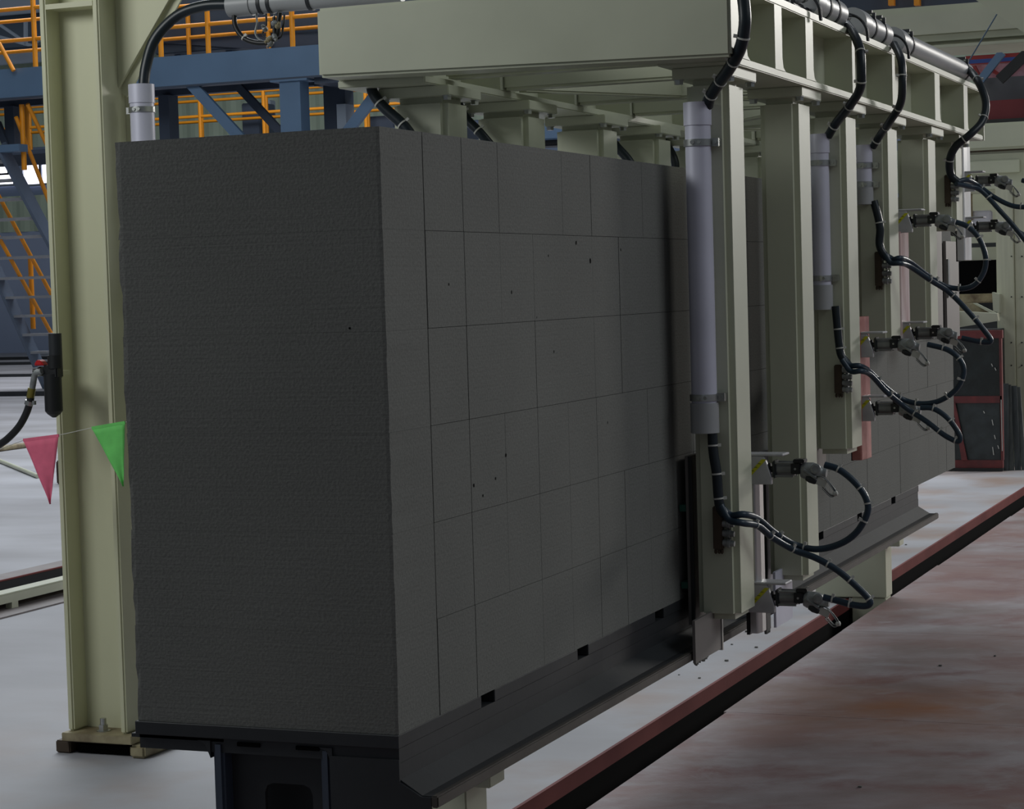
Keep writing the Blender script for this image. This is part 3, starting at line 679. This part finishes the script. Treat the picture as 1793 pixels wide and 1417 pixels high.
fitting_cluster('tangle of grey fittings between the second and third pipe sections on the right beam', 3.96)
fitting_cluster('tangle of grey fittings in front of the nearest pipe section on the right beam', 2.64)

# ================================================================== LEFT MACHINE COLUMN
lc = thing('machine_column', 'cream steel H-section column on packed base plates left of the cake', 'column', (-2.25, 2.45, 0.0))
XL0, XL1, YC0, YC1 = -2.368, -2.135, 2.345, 2.535
MB().box(XL0, XL0 + .024, YC0, YC1, 0.078, 3.3).build('flange', CREAM2, lc, bevel=.006)
MB().box(XL1 - .024, XL1, YC0, YC1, 0.078, 3.3).build('flange', CREAM2, lc, bevel=.006)
MB().box(XL0 + .024, XL1 - .024, YC0 + .085, YC0 + .097, 0.078, 3.3).build('web', CREAM2, lc)
MB().box(XL0 + .024, XL1 - .024, YC0 + .004, YC0 + .085, 2.528, 2.545).build('stiffener', CREAM2, lc)
m = MB(); m.prism([(XL1, 2.26), (XL1, 2.60), (-1.86, 2.60), (-1.925, 2.54)], 1, YC0 + .105, YC0 + .117); m.build('gusset', CREAM2, lc, bevel=.001, seg=1)
m = MB(); m.bar((XL1 + .0, YC0 + .13, 2.245), (-1.86, YC0 + .13, 2.625), .05, .008, up=(0, 1, 0)); m.build('gusset_flange', CREAM2, lc)
MB().box(XL1, -1.2, YC0 + .02, YC0 + .19, 2.60, 2.80).build('top_arm', CREAM2, lc, bevel=.006)
MB().box(XL1 + .001, -2.03, YC1 - .045, YC1 - .03, 0.9, 2.255).build('conduit_bracket', CREAM2, lc)
MB().box(-2.375, -2.098, 2.315, 2.60, 0.049, 0.0775).build('base_plate', CREAMD, lc, bevel=.002)
MB().box(-2.36, -2.13, 2.33, 2.58, 0.0445, 0.049).build('shim', BROWN, lc)
MB().box(-2.418, -2.36, 2.34, 2.62, 0.002, 0.044).build('packing_block', BROWN, lc, bevel=.004)
MB().box(-2.34, -2.12, 2.36, 2.60, 0.002, 0.030).build('packing_plate', PITM, lc)
m = MB(); m.box(-2.115, -2.055, 2.325, 2.66, 0.002, 0.046); m.build('packing_block', CREAMD, lc, bevel=.008)
m = MB(); x, y = -2.245, 2.375
R = [[(x + math.cos(math.pi / 3 * i) * .017, y + math.sin(math.pi / 3 * i) * .017, .078 + t) for i in range(6)] for t in (0, .022)]
m.lathe((x, y, .0775), (0, 0, 1), [(0, .024), (.003, .024)], 14); m.rings(R, False); m.cyl((x, y, .1), (x, y, .122), .011, 10)
m.build('anchor_bolt', STEEL, lc)

# grey pipe and hose at the top of the left column
t = thing('cable_pipe', 'grey horizontal pipe over the cake at the top left, with cables drooping under it', 'pipe', (-1.69, 2.45, 2.50))
m = MB(); m.lathe((-1.69, 2.45, 2.502), (1, .0, 0), [(.02, .03), (0, .030), (0, .0345), (.62, .0345), (.62, .03)], 26); m.build('tube', PVC, t)
MB().lathe((-1.695, 2.45, 2.502), (1, 0, 0), [(0, .030), (0, .0375), (.085, .0375), (.085, .0345)], 26).build('end_sleeve', PVC, t)
for x in (-1.58, -1.545, -1.40): MB().lathe((x, 2.45, 2.502), (1, 0, 0), [(0, .034), (0, .0375), (.012, .0375), (.012, .034)], 26).build('pipe_clamp', DARKG, t)
MB().box(-1.57, -1.54, 2.43, 2.47, 2.5395, 2.599).build('hanger', CREAM, t)
hose('main_hose', 'thick blue-black hose arching from the left column tube to the horizontal pipe', 'hose',
     ppath([(252, 165, 2.41), (252, 146, 2.41), (256, 115, 2.42), (268, 75, 2.43), (290, 45, 2.44), (320, 22, 2.45), (360, 10, 2.45), (400, 8, 2.45), (425, 9, 2.45)]), .0185, HOSE)
for k, (lab, pts, r, mm) in enumerate([
    ('black cable drooping in a loop below the horizontal pipe', [(410, 20), (412, 45), (425, 65), (445, 74), (470, 74), (485, 60), (488, 35), (490, 22)], .0085, BLACK),
    ('thin grey cable loop hanging in front of the horizontal pipe', [(448, 24), (450, 40), (447, 58), (455, 70), (470, 76), (484, 62), (482, 40), (480, 26)], .0035, VALVE),
    ('thin black cable loop hanging under the horizontal pipe', [(466, 24), (466, 44), (460, 60), (470, 68), (490, 66), (496, 45), (498, 25)], .0035, BLACK)]):
    hose('cable_loop', lab, 'cable', path(pts, Y=2.44), r, mm, ties=(.3, .62) if k == 0 else ())
t = thing('cable_bundle', 'grey tangle of connectors hanging from the horizontal pipe', 'cables', (-1.53, 2.43, 2.43))
rr = random.Random(5)
for k in range(6):
    a = at(472 + rr.uniform(-6, 14), 42 + 6 * k, Y=2.43); d = Vector((rr.uniform(-.6, .6), -.3, rr.uniform(-1, .3)))
    MB().lathe(a, d, [(0, .005), (.004, .009), (.018, .009), (.020, .005), (.028, .005)], 9).build('connector', (VALVE, CREAMD, CYL)[k % 3], t)
MB().cyl(at(480, 30, Y=2.43), at(480, 62, Y=2.43), .006, 8).build('bundle_cable', DARKG, t)

# compressed-air regulator on the column, with red knob, brass elbow and hose
t = thing('air_regulator', 'black air regulator with a red knob fixed to the left side of the cream column', 'air regulator', (-2.29, 2.22, 1.3))
def yz(px, py, Y=2.22): return at(px, py, Y=Y)
def cylv(px, y0, y1, r, n=18, Y=2.22):
    a = yz(px, y0, Y); b = yz(px, y1, Y); return MB().cyl((a.x, Y, a.z), (a.x, Y, b.z), r, n)
cylv(96, 584, 622, .022).build('bonnet', DARKG, t); cylv(96, 622, 645, .025).build('knurled_ring', BLACK, t)
a = yz(85, 640); b = yz(103, 662); MB().box(a.x - .012, a.x + .045, 2.20, 2.24, b.z, a.z).build('body', BLACK, t, bevel=.004)
m = MB(); a = yz(83, 655); b = yz(83, 725); m.lathe((a.x + .020, 2.22, a.z), (0, 0, -1), [(0, .030), (a.z - b.z - .01, .030), (a.z - b.z, .022), (a.z - b.z + .012, .006)], 16); m.build('bowl', BLACK, t)
MB().box(-2.366, -2.30, 2.242, 2.3445, 1.30, 1.315).build('mounting_bracket', CREAM2, t)
m = MB(); a = yz(76, 640); m.prism([(a.x - .021, a.z), (a.x - .016, a.z + .014), (a.x - .004, a.z + .021), (a.x + .008, a.z + .014), (a.x + .019, a.z)], 1, 2.195, 2.225); m.build('red_knob', REDK, t, bevel=.003)
m = MB(); a = yz(74, 650); m.lathe((a.x, 2.22, a.z), (-1, -.2, 0), [(0, .016), (.012, .016), (.014, .012), (.03, .012)], 12); m.build('port', BLACK, t)
a, b, c, d = yz(73, 650, 2.19), yz(62, 655, 2.19), yz(58, 672, 2.19), yz(55, 690, 2.19)
MB().sweep(spline([a, b, c, d], 6), .0105, 12).build('elbow', VALVE, t)
MB().cyl(yz(56, 680, 2.19), yz(53, 697, 2.19), .0135, 6).build('brass_nut', BRASS, t)
hose('air_hose', 'black air hose hanging left from the regulator fitting', 'hose', path([(54, 696), (52, 706), (46, 724), (34, 746), (18, 764), (0, 778), (-40, 800)], Y=2.19), .0125, BLACK)
MB_2 = MB(); a = yz(52, 702, 2.19); b = yz(50, 709, 2.19); MB_2.cyl(a, b, .0150, 14); MB_2.box(a.x + .012, a.x + .022, 2.185, 2.195, b.z, a.z); MB_2.build('hose_clip', STEEL, t)

# pennants on a string
YP = 2.05
s_ = [(-60, 812), (42, 771), (103, 762), (163, 749), (218, 740), (300, 716)]
st = MB().sweep(spline([at(x, y, Y=YP) for x, y in s_], 6), .0012, 5).build('pennant_string', TIE); tag(st, 'thin pale string stretched past the cream column carrying two small pennants', 'string')
def pennant(label, p, m_):
    A, B, C_ = [at(x, y, Y=YP - .003) for x, y in p]; n = 9; v = []; f = []
    for i in range(n + 1):
        for j in range(n + 1):
            u = i / n; w_ = j / n; P_ = A.lerp(B, u).lerp(C_, w_); 
            yy = .004 * math.sin(u * 6 + w_ * 4) + .003 * math.sin(w_ * 9)
            v.append((P_.x, P_.y + yy * w_ - .001, P_.z))
    for i in range(n):
        for j in range(n): f.append((i * (n + 1) + j, (i + 1) * (n + 1) + j, (i + 1) * (n + 1) + j + 1, i * (n + 1) + j + 1))
    t = MB().add(v, f, True).build('pennant', m_); tag(t, label, 'pennant')
    h = MB(); h.bar(A, B, .004, .010); h.build('hem', m_, t)
    md = t.modifiers.new('thickness', 'SOLIDIFY'); md.thickness = .0008
pennant('small pink triangular cloth pennant hanging left of the cream column', [(41, 771), (103, 763), (88, 883)], PINK)
pennant('small green triangular cloth pennant hanging in front of the cream column', [(161, 750), (219, 740), (216, 852)], GREEN)

# ================================================================== MEZZANINE, STAIRS, RAILINGS (left background)
YM, YR = 26.0, 27.35
mz = thing('mezzanine', 'blue-grey steel mezzanine platform on pillars behind the machine', 'platform', (-15, YM, 0))
zt, zb = at(0, 125, Y=YM).z, at(0, 172, Y=YM).z
MB().box(-26, -7.5, YM, YM + .02, zb, zt).build('front_beam', BLUE, mz)
MB().box(-26, -7.5, YM, YM + .20, zb - .03, zb).build('beam_flange', BLUED, mz)
MB().box(-26, -7.5, YM - .0, YM + .2, zt, zt + .03).build('beam_flange', BLUE, mz)
MB().box(-26, -7.5, YR - .2, YR, zb - .03, zt).build('rear_beam', BLUED, mz)
MB().box(-26, -7.5, YM + .2, YR - .2, zt - .06, zt).build('deck', BLUED, mz)
def pillar(x0, x1, yb, Y, m_, cap=None, dep=.3, z1=None):
    a = at(x0, yb, Y=Y); b = at(x1, yb, Y=Y); z1 = z1 or zb - .03
    MB().box(a.x, b.x, Y, Y + dep, 0, z1).build('pillar', m_, mz)
    if cap: MB().box(a.x - .14, b.x + .14, Y - .04, Y + dep + .02, z1 - .03, z1 - .001).build('capital', m_, mz)
a, b = at(8, 215, Y=27.0), at(24, 215, Y=27.0); MB().box(a.x, b.x, 27.0, 27.3, at(16, 256, Y=27.0).z, zb - .031).build('pillar', BLUED, mz); pillar(278, 296, 200, 27.0, BLUED); pillar(490, 526, 180, 26.02, BLUE, cap=1); pillar(567, 605, 190, 27.0, BLUED, cap=1); pillar(590, 606, 210, 26.8, GREYW, z1=at(600, 182, Y=26.8).z)
def brace(p0, p1, Y, w, m_):
    a, b = at(*p0, Y=Y), at(*p1, Y=Y); MB().bar(a, b, w, .08, up=(0, 1, 0)).build('brace', m_, mz)
brace((332, 144), (440, 262), 26.1, .17, BLUE); brace((418, 152), (520, 262), 27.0, .13, BLUED); brace((662, 160), (585, 262), 26.6, .17, BLUE); brace((-5, 215), (12, 255), 27.0, .12, BLUED)
MB().box(at(545, 140, Y=YM).x, at(660, 152, Y=YM).x, YM + .1, 27.3, zb - .12, zb - .031).build('cross_beam', BLUED, mz)

def rail_set(label, Y, rails, posts, x0, x1, foot, r, top):
    t = thing('safety_railing', label, 'railing', (at(100, 150, Y=Y).x, Y, 0))
    for y in rails:
        z = at(60, y, Y=Y).z; MB().cyl((x0, Y, z), (x1, Y, z), r, 8).build('rail', YEL, t)
    zf = foot if not callable(foot) else foot()
    for px in posts:
        p = at(px, 60, Y=Y); MB().cyl((p.x, Y - .0, zf), (p.x, Y, top), r * 1.25, 8).build('post', YEL, t)
    return t
fr0 = rail_set('yellow railing along the front edge of the blue-grey mezzanine', YM + .1, (68, 13), (60, 281, 364, 512), -26, -9, zt + .03, .034, at(60, -25, Y=YM + .1).z)
fr1 = rail_set('yellow railing along the rear edge of the blue-grey mezzanine', YR - .1, (88, 34), (330, 470), -26, -9, zt + .0, .032, at(60, 34, Y=YR - .1).z)
zl = at(60, 262, Y=40).z
lw = thing('low_platform', 'low far platform with pale deck seen beneath the mezzanine', 'platform', (-24, 41, 0))
MB().box(-50, -10.5, 40.0, 43.6, zl - .1, zl).build('deck', BLUED, lw)
for x in (-48, -40, -32, -24, -16): MB().box(x, x + .25, 40.4, 40.65, 0, zl - .1).build('leg', BLUED, lw)
rail_set('nearer yellow railing seen through the gap under the mezzanine', 40.1, (187, 223), (38, 345, 457, 636), -50, -11.5, zl, .036, at(60, 187, Y=40.1).z)
rail_set('farther yellow railing seen through the gap under the mezzanine', 41.5, (197, 232), (46, 348, 462, 640), -50, -11.5, zl, .036, at(60, 197, Y=41.5).z)

st = thing('staircase', 'blue-grey open-tread steel staircase at the left edge behind the column', 'staircase', (at(60, 600, Y=27.6).x, 27.5, 0))
def SY(y): return 26.15 + (y - 255) / 445 * 2.6
R0, R1 = at(5, 262, Y=SY(262)), at(100, 442, Y=SY(442)); Rd = (R1 - R0)
L0, L1 = at(-2, 484, Y=SY(484)), at(63, 630, Y=SY(630)); Ld = (L1 - L0)
def on(P0, D, z): return P0 + D * ((z - P0.z) / D.z)
ztop = at(10, 255, Y=26.15).z
for P0, D in ((R0, Rd), (L0, Ld)):
    a, b = on(P0, D, ztop), on(P0, D, 0.02)
    MB().bar(a, b, .06, .26, up=(0, 1, .3)).build('stringer', STAIR, st)
for y in (277, 311, 345, 380, 412, 448, 484, 518, 551, 584, 615, 648, 680):
    z = at(60, y, Y=SY(y)).z; a, b = on(L0, Ld, z), on(R0, Rd, z)
    MB().box(a.x, b.x, (a.y + b.y) / 2 - .12, (a.y + b.y) / 2 + .12, z - .045, z).build('tread', TREAD, st)
a = at(30, 258, Y=26.0); MB().box(a.x - 2.2, a.x, 26.05, 26.3, a.z - .06, a.z + .06).build('landing_edge', BLUE, st)
def hr(pts, Ys, r=.036):
    A, B = at(*pts[0], Y=Ys[0]), at(*pts[1], Y=Ys[1]); MB().cyl(A, B, r, 8).build('handrail', YEL, st)
hr([(48, 182), (104, 300)], (26.2, 27.0)); hr([(28, 205), (104, 400)], (26.2, 27.4)); hr([(-4, 340), (106, 546)], (26.9, 28.4)); hr([(-4, 412), (94, 592)], (27.0, 28.5))
for px, y0, y1, Y in ((38, 183, 298, 26.3), (46, 186, 256, 27.2), (53, 450, 576, 28.2)):
    A, B = at(px, y0, Y=Y), at(px + (y1 - y0) * .02, y1, Y=Y); MB().cyl((A.x, Y, A.z), (A.x, Y, B.z), .045, 8).build('handrail_post', YEL, st)
A = at(-2, 75, Y=25.9); B = at(24, 124, Y=25.9)
MB().cyl(A, B, .036, 8).build('gate_bar', YEL, fr0)

# dark machinery housings and ducts standing on the mezzanine, pale roof steel beyond
def slab(name, label, cat, x0, x1, y0, y1, Y, m_, dep=1.0, group=None, leg=None):
    a, b = at(x0, (y0 + y1) / 2, Y=Y), at(x1, (y0 + y1) / 2, Y=Y); z1, z0 = at((x0 + x1) / 2, y0, Y=Y).z, at((x0 + x1) / 2, y1, Y=Y).z
    if name == 'cabinet': z0 = zl + .002
    o = MB().box(a.x, b.x, Y, Y + dep, z0, z1)
    if leg: xl = at(leg, 240, Y=Y).x; o.box(xl, xl + .1, Y + .1, Y + .2, 0, z0)
    o = o.build(name, m_, bevel=.02)
    if label: tag(o, label, cat, group)
    return o
zd = zt
o = slab('machine_housing', 'large dark blue-grey machine housing standing on the mezzanine behind the railing', 'machine', 268, 640, -40, 82, 27.4, HOUS, 1.2)
a_ = at(300, 104, Y=27.4).z
for k in range(4):
    x = at(300 + 90 * k, 95, Y=27.5).x; MB().box(x, x + .12, 27.6, 27.8, zt, at(300, 78, Y=27.5).z + .0).build('foot', BLUED, o)
m = MB(); A, B = at(272, 60, Y=27.4), at(560, 78, Y=27.4); m.bar(A, B, .28, .08, up=(0, 1, 0)); m.build('sloping_panel', BLUED, o)
m = MB(); A, B = at(180, 85, Y=27.3), at(262, 100, Y=27.3); 
tr = thing('roof_truss', 'pale lattice roof truss far behind the yellow railing at top left', 'truss', (-40, 49, 9))
def tb(p, q, w, Y=48, m_=WHITEP): MB().bar(at(*p, Y=Y), at(*q, Y=Y), w, .1, up=(0, 1, 0)).build('lattice_bar', m_, tr)
tb((-20, 30), (42, 72), .07); tb((45, 36), (45, 80), .08); tb((-10, 62), (100, 92), .09); tb((60, 76), (100, 52), .06); tb((-20, 88), (96, 80), .05, m_=BLUED)
# upper hall: pale sheets and darker bays
for k, (x0, x1, y0, y1, mm, nm) in enumerate([(-60, 300, -60, 17, WHITEP, 'pale roof sheet glimpsed above the yellow rail at top left'), (-60, 110, 92, 112, WHITEP, 'pale roof sheet strip just above the blue mezzanine beam at left'),
        (-60, 300, 17, 92, GREYD, 'grey-blue hall cladding bay behind the lattice truss at top left')]):
    slab('hall_panel', nm, 'panel', x0, x1, y0, y1, 49.5 + k * .3, mm, .1)
slab('cabinet', 'dark blue cabinet on the low far platform behind the pillars', 'cabinet', 424, 455, 180, 258, 41.7, BLUED, .8)
slab('cabinet', 'pale grey narrow panel behind the yellow railing beside the pillar', 'cabinet', 462, 474, 175, 262, 42.9, GREYW, .3)
slab('cabinet', 'dark blue cabinet on the low far platform between the posts over the cake', 'cabinet', 640, 690, 203, 252, 41.7, BLUED, .8)
slab('dark_duct', 'blue-grey duct seen between the second and third left-hand posts', 'duct', 905, 1000, 203, 245, 30, BLUE, .5, leg=985)
slab('dark_duct', 'black duct below the blue-grey one between the left-hand posts', 'duct', 905, 1000, 245, 256, 30.1, BLACK, .5, leg=990)
slab('dark_duct', 'dark duct seen between the third and fourth left-hand posts', 'duct', 1056, 1100, 225, 290, 30, BLUED, .5, leg=1085)
# floor tracks running across the hall far to the left
for k, (y0, y1, lab) in enumerate([(686, 694, 'nearest'), (655, 660, 'second'), (634, 639, 'third'), (625, 630, 'farthest')]):
    a = at(40, y1, Z=0); h = (y1 - y0) / 3744 * (a - CP).dot(CF)
    o = MB().box(-60, -9, a.y, a.y + .12, 0, h).build('floor_track', DSTEEL); tag(o, 'dark steel track bar across the far floor at left, %s of four' % lab, 'track')
# small grey box and dropped bar on the floor at left
a = at(90, 848, Z=0)
o = MB().box(at(99, 848, Z=0).x, at(99, 848, Z=0).x + .2, a.y, a.y + .3, 0, .2).build('floor_box', BROWN, bevel=.01); tag(o, 'small brown box on the floor behind the cream column and pink pennant', 'box')
o = MB().cyl(at(-30, 795, Z=.02), at(66, 834, Z=.02), .02, 8).build('floor_rod', CREAM); tag(o, 'thin pale rod lying on the floor left of the pink pennant', 'rod')
o = MB().cyl(at(-30, 790, Z=.03), at(105, 771, Z=.03), .03, 8).build('floor_rod', CREAMD); tag(o, 'long beige pipe lying on the floor above the pink pennant', 'pipe')

# ================================================================== RIGHT BACKGROUND
t = thing('crane_beam', 'large cream box beam crossing the hall above the far end of the frame', 'beam', (2, 9, 4))
Y = 9.0; zt2, zb2 = at(1740, 0, Y=Y).z, at(1740, 79, Y=Y).z; x0 = at(1395, 40, Y=Y).x
MB().box(x0, 9, Y, Y + .42, zb2 + .05, zt2).build('box_girder', CREAM, t, bevel=.04, seg=4)
MB().box(x0, 9, Y - .03, Y + .45, zb2, zb2 + .02).build('lower_flange', CREAM, t, bevel=.004)
MB().box(x0 - .08, x0 + .02, Y, Y + .4, 0, zb2).build('leg', CREAM, t)
slab('dark_walkway', 'dark walkway edge above the cream crane beam at top right', 'walkway', 1455, 2100, -30, 7, 12.4, BLUED, .6)
for k, px in enumerate((1560, 1605)):
    a = at(px - 5, 4, Y=12.3); b = at(px + 5, 4, Y=12.3); z0, z1 = at(px, 9, Y=12.3).z, at(px, -30, Y=12.3).z
    o = MB().box(a.x, b.x, 12.3, 12.36, z0, z1).build('railing_post', YEL); tag(o, 'foot of a yellow railing post above the crane beam, %s one' % ('left' if k == 0 else 'right'), 'post')
o = MB(); P1, P2, P3, P4 = at(1700, -6, Y=7), at(1800, 62, Y=7), at(1860, 100, Y=7), at(1860, -40, Y=7)
o.prism([(p.x, p.z) for p in (P1, P2, P3, P4)], 1, 7.0, 7.3); o = o.build('cream_bracket', CREAM); tag(o, 'underside of a cream bracket cutting the top right corner', 'bracket')
o = MB().cyl(at(1752, 14, Y=7.15), at(1690, 118, Y=7.15), .004, 6).build('stay_wire', BLUE); tag(o, 'thin blue wire running down from the cream bracket', 'wire')
rt = thing('red_blue_gantry', 'red and blue striped gantry with grey and black braces at upper right', 'gantry', (0, 15, 3))
def rs(name, x0, x1, y0, y1, Y, m_, dep=.1):
    a, b = at(x0, (y0 + y1) / 2, Y=Y), at(x1, (y0 + y1) / 2, Y=Y); z1, z0 = at(1740, y0, Y=Y).z, at(1740, y1, Y=Y).z
    return MB().box(a.x, b.x, Y, Y + dep, z0, z1).build(name, m_, rt)
rs('red_band', 1690, 2000, 95, 102, 15, REDB); rs('blue_band', 1692, 2000, 102, 109, 15, BLUEB); rs('red_band', 1692, 2000, 109, 111, 15, REDB)
rs('pink_panel', 1690, 2000, 111, 136, 15.4, PINKP); rs('grey_band', 1716, 2000, 136, 176, 15, GREYDK); rs('red_beam', 1725, 2000, 176, 211, 14.8, DRED, .4); rs('black_band', 1725, 2000, 209, 216, 14.7, BLACK)
for p, q, w_, mm, Y in (((1755, 92), (1716, 142), .065, BLUE, 14.8), ((1800, 92), (1750, 140), .085, BLACK, 14.7), ((1703, 118), (1712, 135), .06, REDB, 14.9), ((1736, 122), (1758, 136), .03, REDB, 14.9)):
    MB().bar(at(*p, Y=Y), at(*q, Y=Y), w_, .05, up=(0, 1, 0)).build('brace', mm, rt)
for x in (at(1830, 200, Y=15).x,): MB().box(x, x + .2, 15.1, 15.3, 0, 3.6).build('pillar', BLUED, rt)
# cream machine at right
cmx = thing('cream_machine', 'cream machine casing with recessed panels behind the far clamp bar at right', 'machine', (0, 14.6, 0))
def cs(name, x0, x1, y0, y1, Y, m_, dep=.1, bv=.0, par=None):
    a, b = at(x0, (y0 + y1) / 2, Y=Y), at(x1, (y0 + y1) / 2, Y=Y); z1, z0 = at(1740, y0, Y=Y).z, at(1740, y1, Y=Y).z
    return MB().box(a.x, b.x, Y, Y + dep, z0, z1).build(name, m_, par or cmx, bevel=bv)
cs('upper_casing', 1640, 1900, 215, 262, 14.4, CREAM, .6, .02); cs('lower_casing', 1640, 1900, 265, 335, 14.45, CREAM, .5, .02)
cs('recessed_panel', 1695, 1786, 281, 304, 14.42, CREAM, .03, .006)
cs('bolt_strip', 1650, 1900, 262, 265, 14.44, BROWN, .1); cs('rear_plate', 1640, 1760, 335, 455, 15.2, CREAM, .1)
cs('bracket', 1700, 1735, 368, 398, 14.9, GALV, .1, .01); cs('bracket', 1672, 1700, 335, 385, 14.8, CREAMD, .1, .01); cs('shelf', 1690, 1745, 425, 432, 14.8, DARKG, .2)
cs('opening_shade', 1640, 1752, 455, 520, 14.9, PITM, .2); cs('rear_casing', 1640, 1752, 518, 580, 15.2, DARKG, .2); cs('beige_ledge', 1668, 1752, 514, 530, 14.6, CREAMD, .1, .01)  # black slab stands in for the shaded machine interior
cs('base', 1640, 1900, 545, 823, 15.4, DARKG, .3)
ty = thing('cream_tray', 'cream tray with sloping rims above the red-framed panel', 'tray', (0, 13.6, 1.2))
def tq(pts, Y, dep, m_=CREAM, nm='rim'):
    MB().prism([(at(x, y, Y=Y).x, at(x, y, Y=Y).z) for x, y in pts], 1, Y, Y + dep).build(nm, m_, ty)
tq([(1675, 545), (1746, 549), (1748, 562), (1675, 574)], 13.4, .1, CREAM, 'front_panel'); tq([(1703, 531), (1709, 531), (1749, 551), (1742, 553)], 13.6, .05); tq([(1668, 532), (1703, 531), (1742, 548), (1672, 545)], 13.65, .05, CREAMD, 'floor_plate'); tq([(1737, 512), (1750, 515), (1750, 548), (1739, 545)], 13.8, .1, CREAM, 'side_cheek'); tq([(1668, 548), (1675, 546), (1675, 574), (1668, 576)], 13.35, .1, CREAMD, 'side_cheek')
MB().box(at(1672, 600, Y=13.6).x, at(1748, 600, Y=13.6).x, 13.55, 13.9, 0, at(1700, 578, Y=13.5).z).build('support_box', DARKG, ty)
rc = thing('cream_column', 'ribbed cream column with small screws at the right edge of the picture', 'column', (0, 14, 0))
Yc = 13.9; a = at(1745, 500, Y=Yc).x; b = at(1776, 500, Y=Yc).x; c = at(1900, 500, Y=Yc).x; zc = at(1760, 328, Y=Yc).z
MB().box(a, b, Yc, Yc + .3, 0, zc).build('front_leaf', CREAM3, rc, bevel=.006); MB().box(b + .002, c, Yc + .02, Yc + .3, 0, zc).build('side_leaf', CREAM3, rc, bevel=.006)
m = MB()
for y in (362, 449, 520, 600, 640):
    for x in (1771, 1789): p = at(x, y, Y=Yc); m.cyl((p.x, Yc - .006, p.z), (p.x, Yc + .022, p.z), .006, 6)
m.build('screws', BLACK, rc)['kind'] = 'stuff'
rd = thing('red_framed_panel', 'tall red-framed panel of dark dusty sheets standing on the far floor', 'panel', (-1.1, 13.2, 0))
Y = 13.15
def rq(nm, x0, x1, y0, y1, m_, Y=Y, dep=.05):
    a, b = at(x0, (y0 + y1) / 2, Y=Y), at(x1, (y0 + y1) / 2, Y=Y); z1, z0 = at(1712, y0, Y=Y).z, max(0, at(1712, y1, Y=Y).z)
    return MB().box(a.x, b.x, Y, Y + dep, z0, z1).build(nm, m_, rd)
rq('top_rail', 1664, 1755, 579, 593, REDB2); rq('middle_rail', 1670, 1754, 694, 706, REDB2); rq('bottom_rail', 1672, 1756, 806, 820, REDB2); rq('stile', 1751, 1755, 593, 806, REDB2); rq('stile', 1664, 1668, 593, 806, REDB2)
rq('base_bar', 1655, 1756, 820, 825, BLACK, Y - .02, .1)
rq('upper_sheet', 1668, 1751, 593, 694, GLASSD, Y + .02, .02); rq('lower_sheet', 1668, 1751, 706, 806, GLASSD2, Y + .02, .02)
m = MB(); m.prism([(at(x, y, Y=Y - .01).x, at(x, y, Y=Y - .01).z) for x, y in ((1668, 706), (1673, 706), (1694, 806), (1684, 806))], 1, Y - .02, Y); m.build('diagonal_strap', REDB2, rd)
m = MB(); rr = random.Random(9)
for x, y, h in ((1737, 735, 10), (1741, 762, 7), (1738, 783, 14), (1747, 780, 6), (1686, 783, 12), (1736, 637, 5), (1742, 644, 5), (1722, 720, 4), (1753, 700, 90)):
    A, B = at(x, y, Y=Y - .001), at(x + 2, y + h, Y=Y - .001); m.bar(A, B, .006, .003, up=(0, 1, 0))
m.build('plaster_splash', TIE, rd)['kind'] = 'stuff'
for k, (x0, x1, xt) in enumerate(((1756, 1766, 1755), (1767, 1775, 1762), (1777, 1787, 1770), (1789, 1797, 1778))):
    b0, b1 = at(x0, 824, Y=13.2 + .02 * k), at(x1, 824, Y=13.2 + .02 * k); t0, t1 = at(xt, 672 + 2 * k, Y=13.5 + .02 * k), at(xt + (x1 - x0), 672 + 2 * k, Y=13.5 + .02 * k)
    m = MB(); z0 = 0.0; Yb = 13.2 + .02 * k
    vs = [(b0.x, Yb, z0), (b1.x, Yb, z0), (t1.x, t0.y, t0.z), (t0.x, t0.y, t0.z)]
    vs += [(x, y + .03, z) for x, y, z in vs]
    m.add(vs, [(0, 1, 2, 3), (4, 5, 6, 7), (0, 1, 5, 4), (1, 2, 6, 5), (2, 3, 7, 6), (3, 0, 4, 7)])
    o = m.build('leaning_plank', (DWOOD, DWOOD2)[k % 2]); tag(o, 'dark grey plank leaning on the cream column at right, %s of four' % ('leftmost', 'second from left', 'third from left', 'rightmost')[k], 'plank')
# small crumbs of cake on the floor
m = MB(); rr = random.Random(21)
for k in range(36):
    cx, cy = (rr.gauss(-.75, .05), rr.uniform(1.2, 9)) if k % 3 else (rr.uniform(-.1, 1.6), rr.uniform(1.6, 6))
    s_ = rr.uniform(.003, .009); v = [(cx + rr.uniform(-s_, s_), cy + rr.uniform(-s_, s_), rr.uniform(0, .003) + (s_ if i > 3 else 0)) for i in range(8)]
    m.box(cx - s_, cx + s_ * rr.uniform(.5, 1.2), cy - s_, cy + s_ * rr.uniform(.5, 1.4), 0.0005, s_ * .8)
o = m.build('crumbs', CAKE); o['kind'] = 'stuff'; tag(o, 'small grey crumbs scattered on the floor along the slot', 'crumbs')
for o in bpy.data.objects:
    if '_shift' in o: del o['_shift']
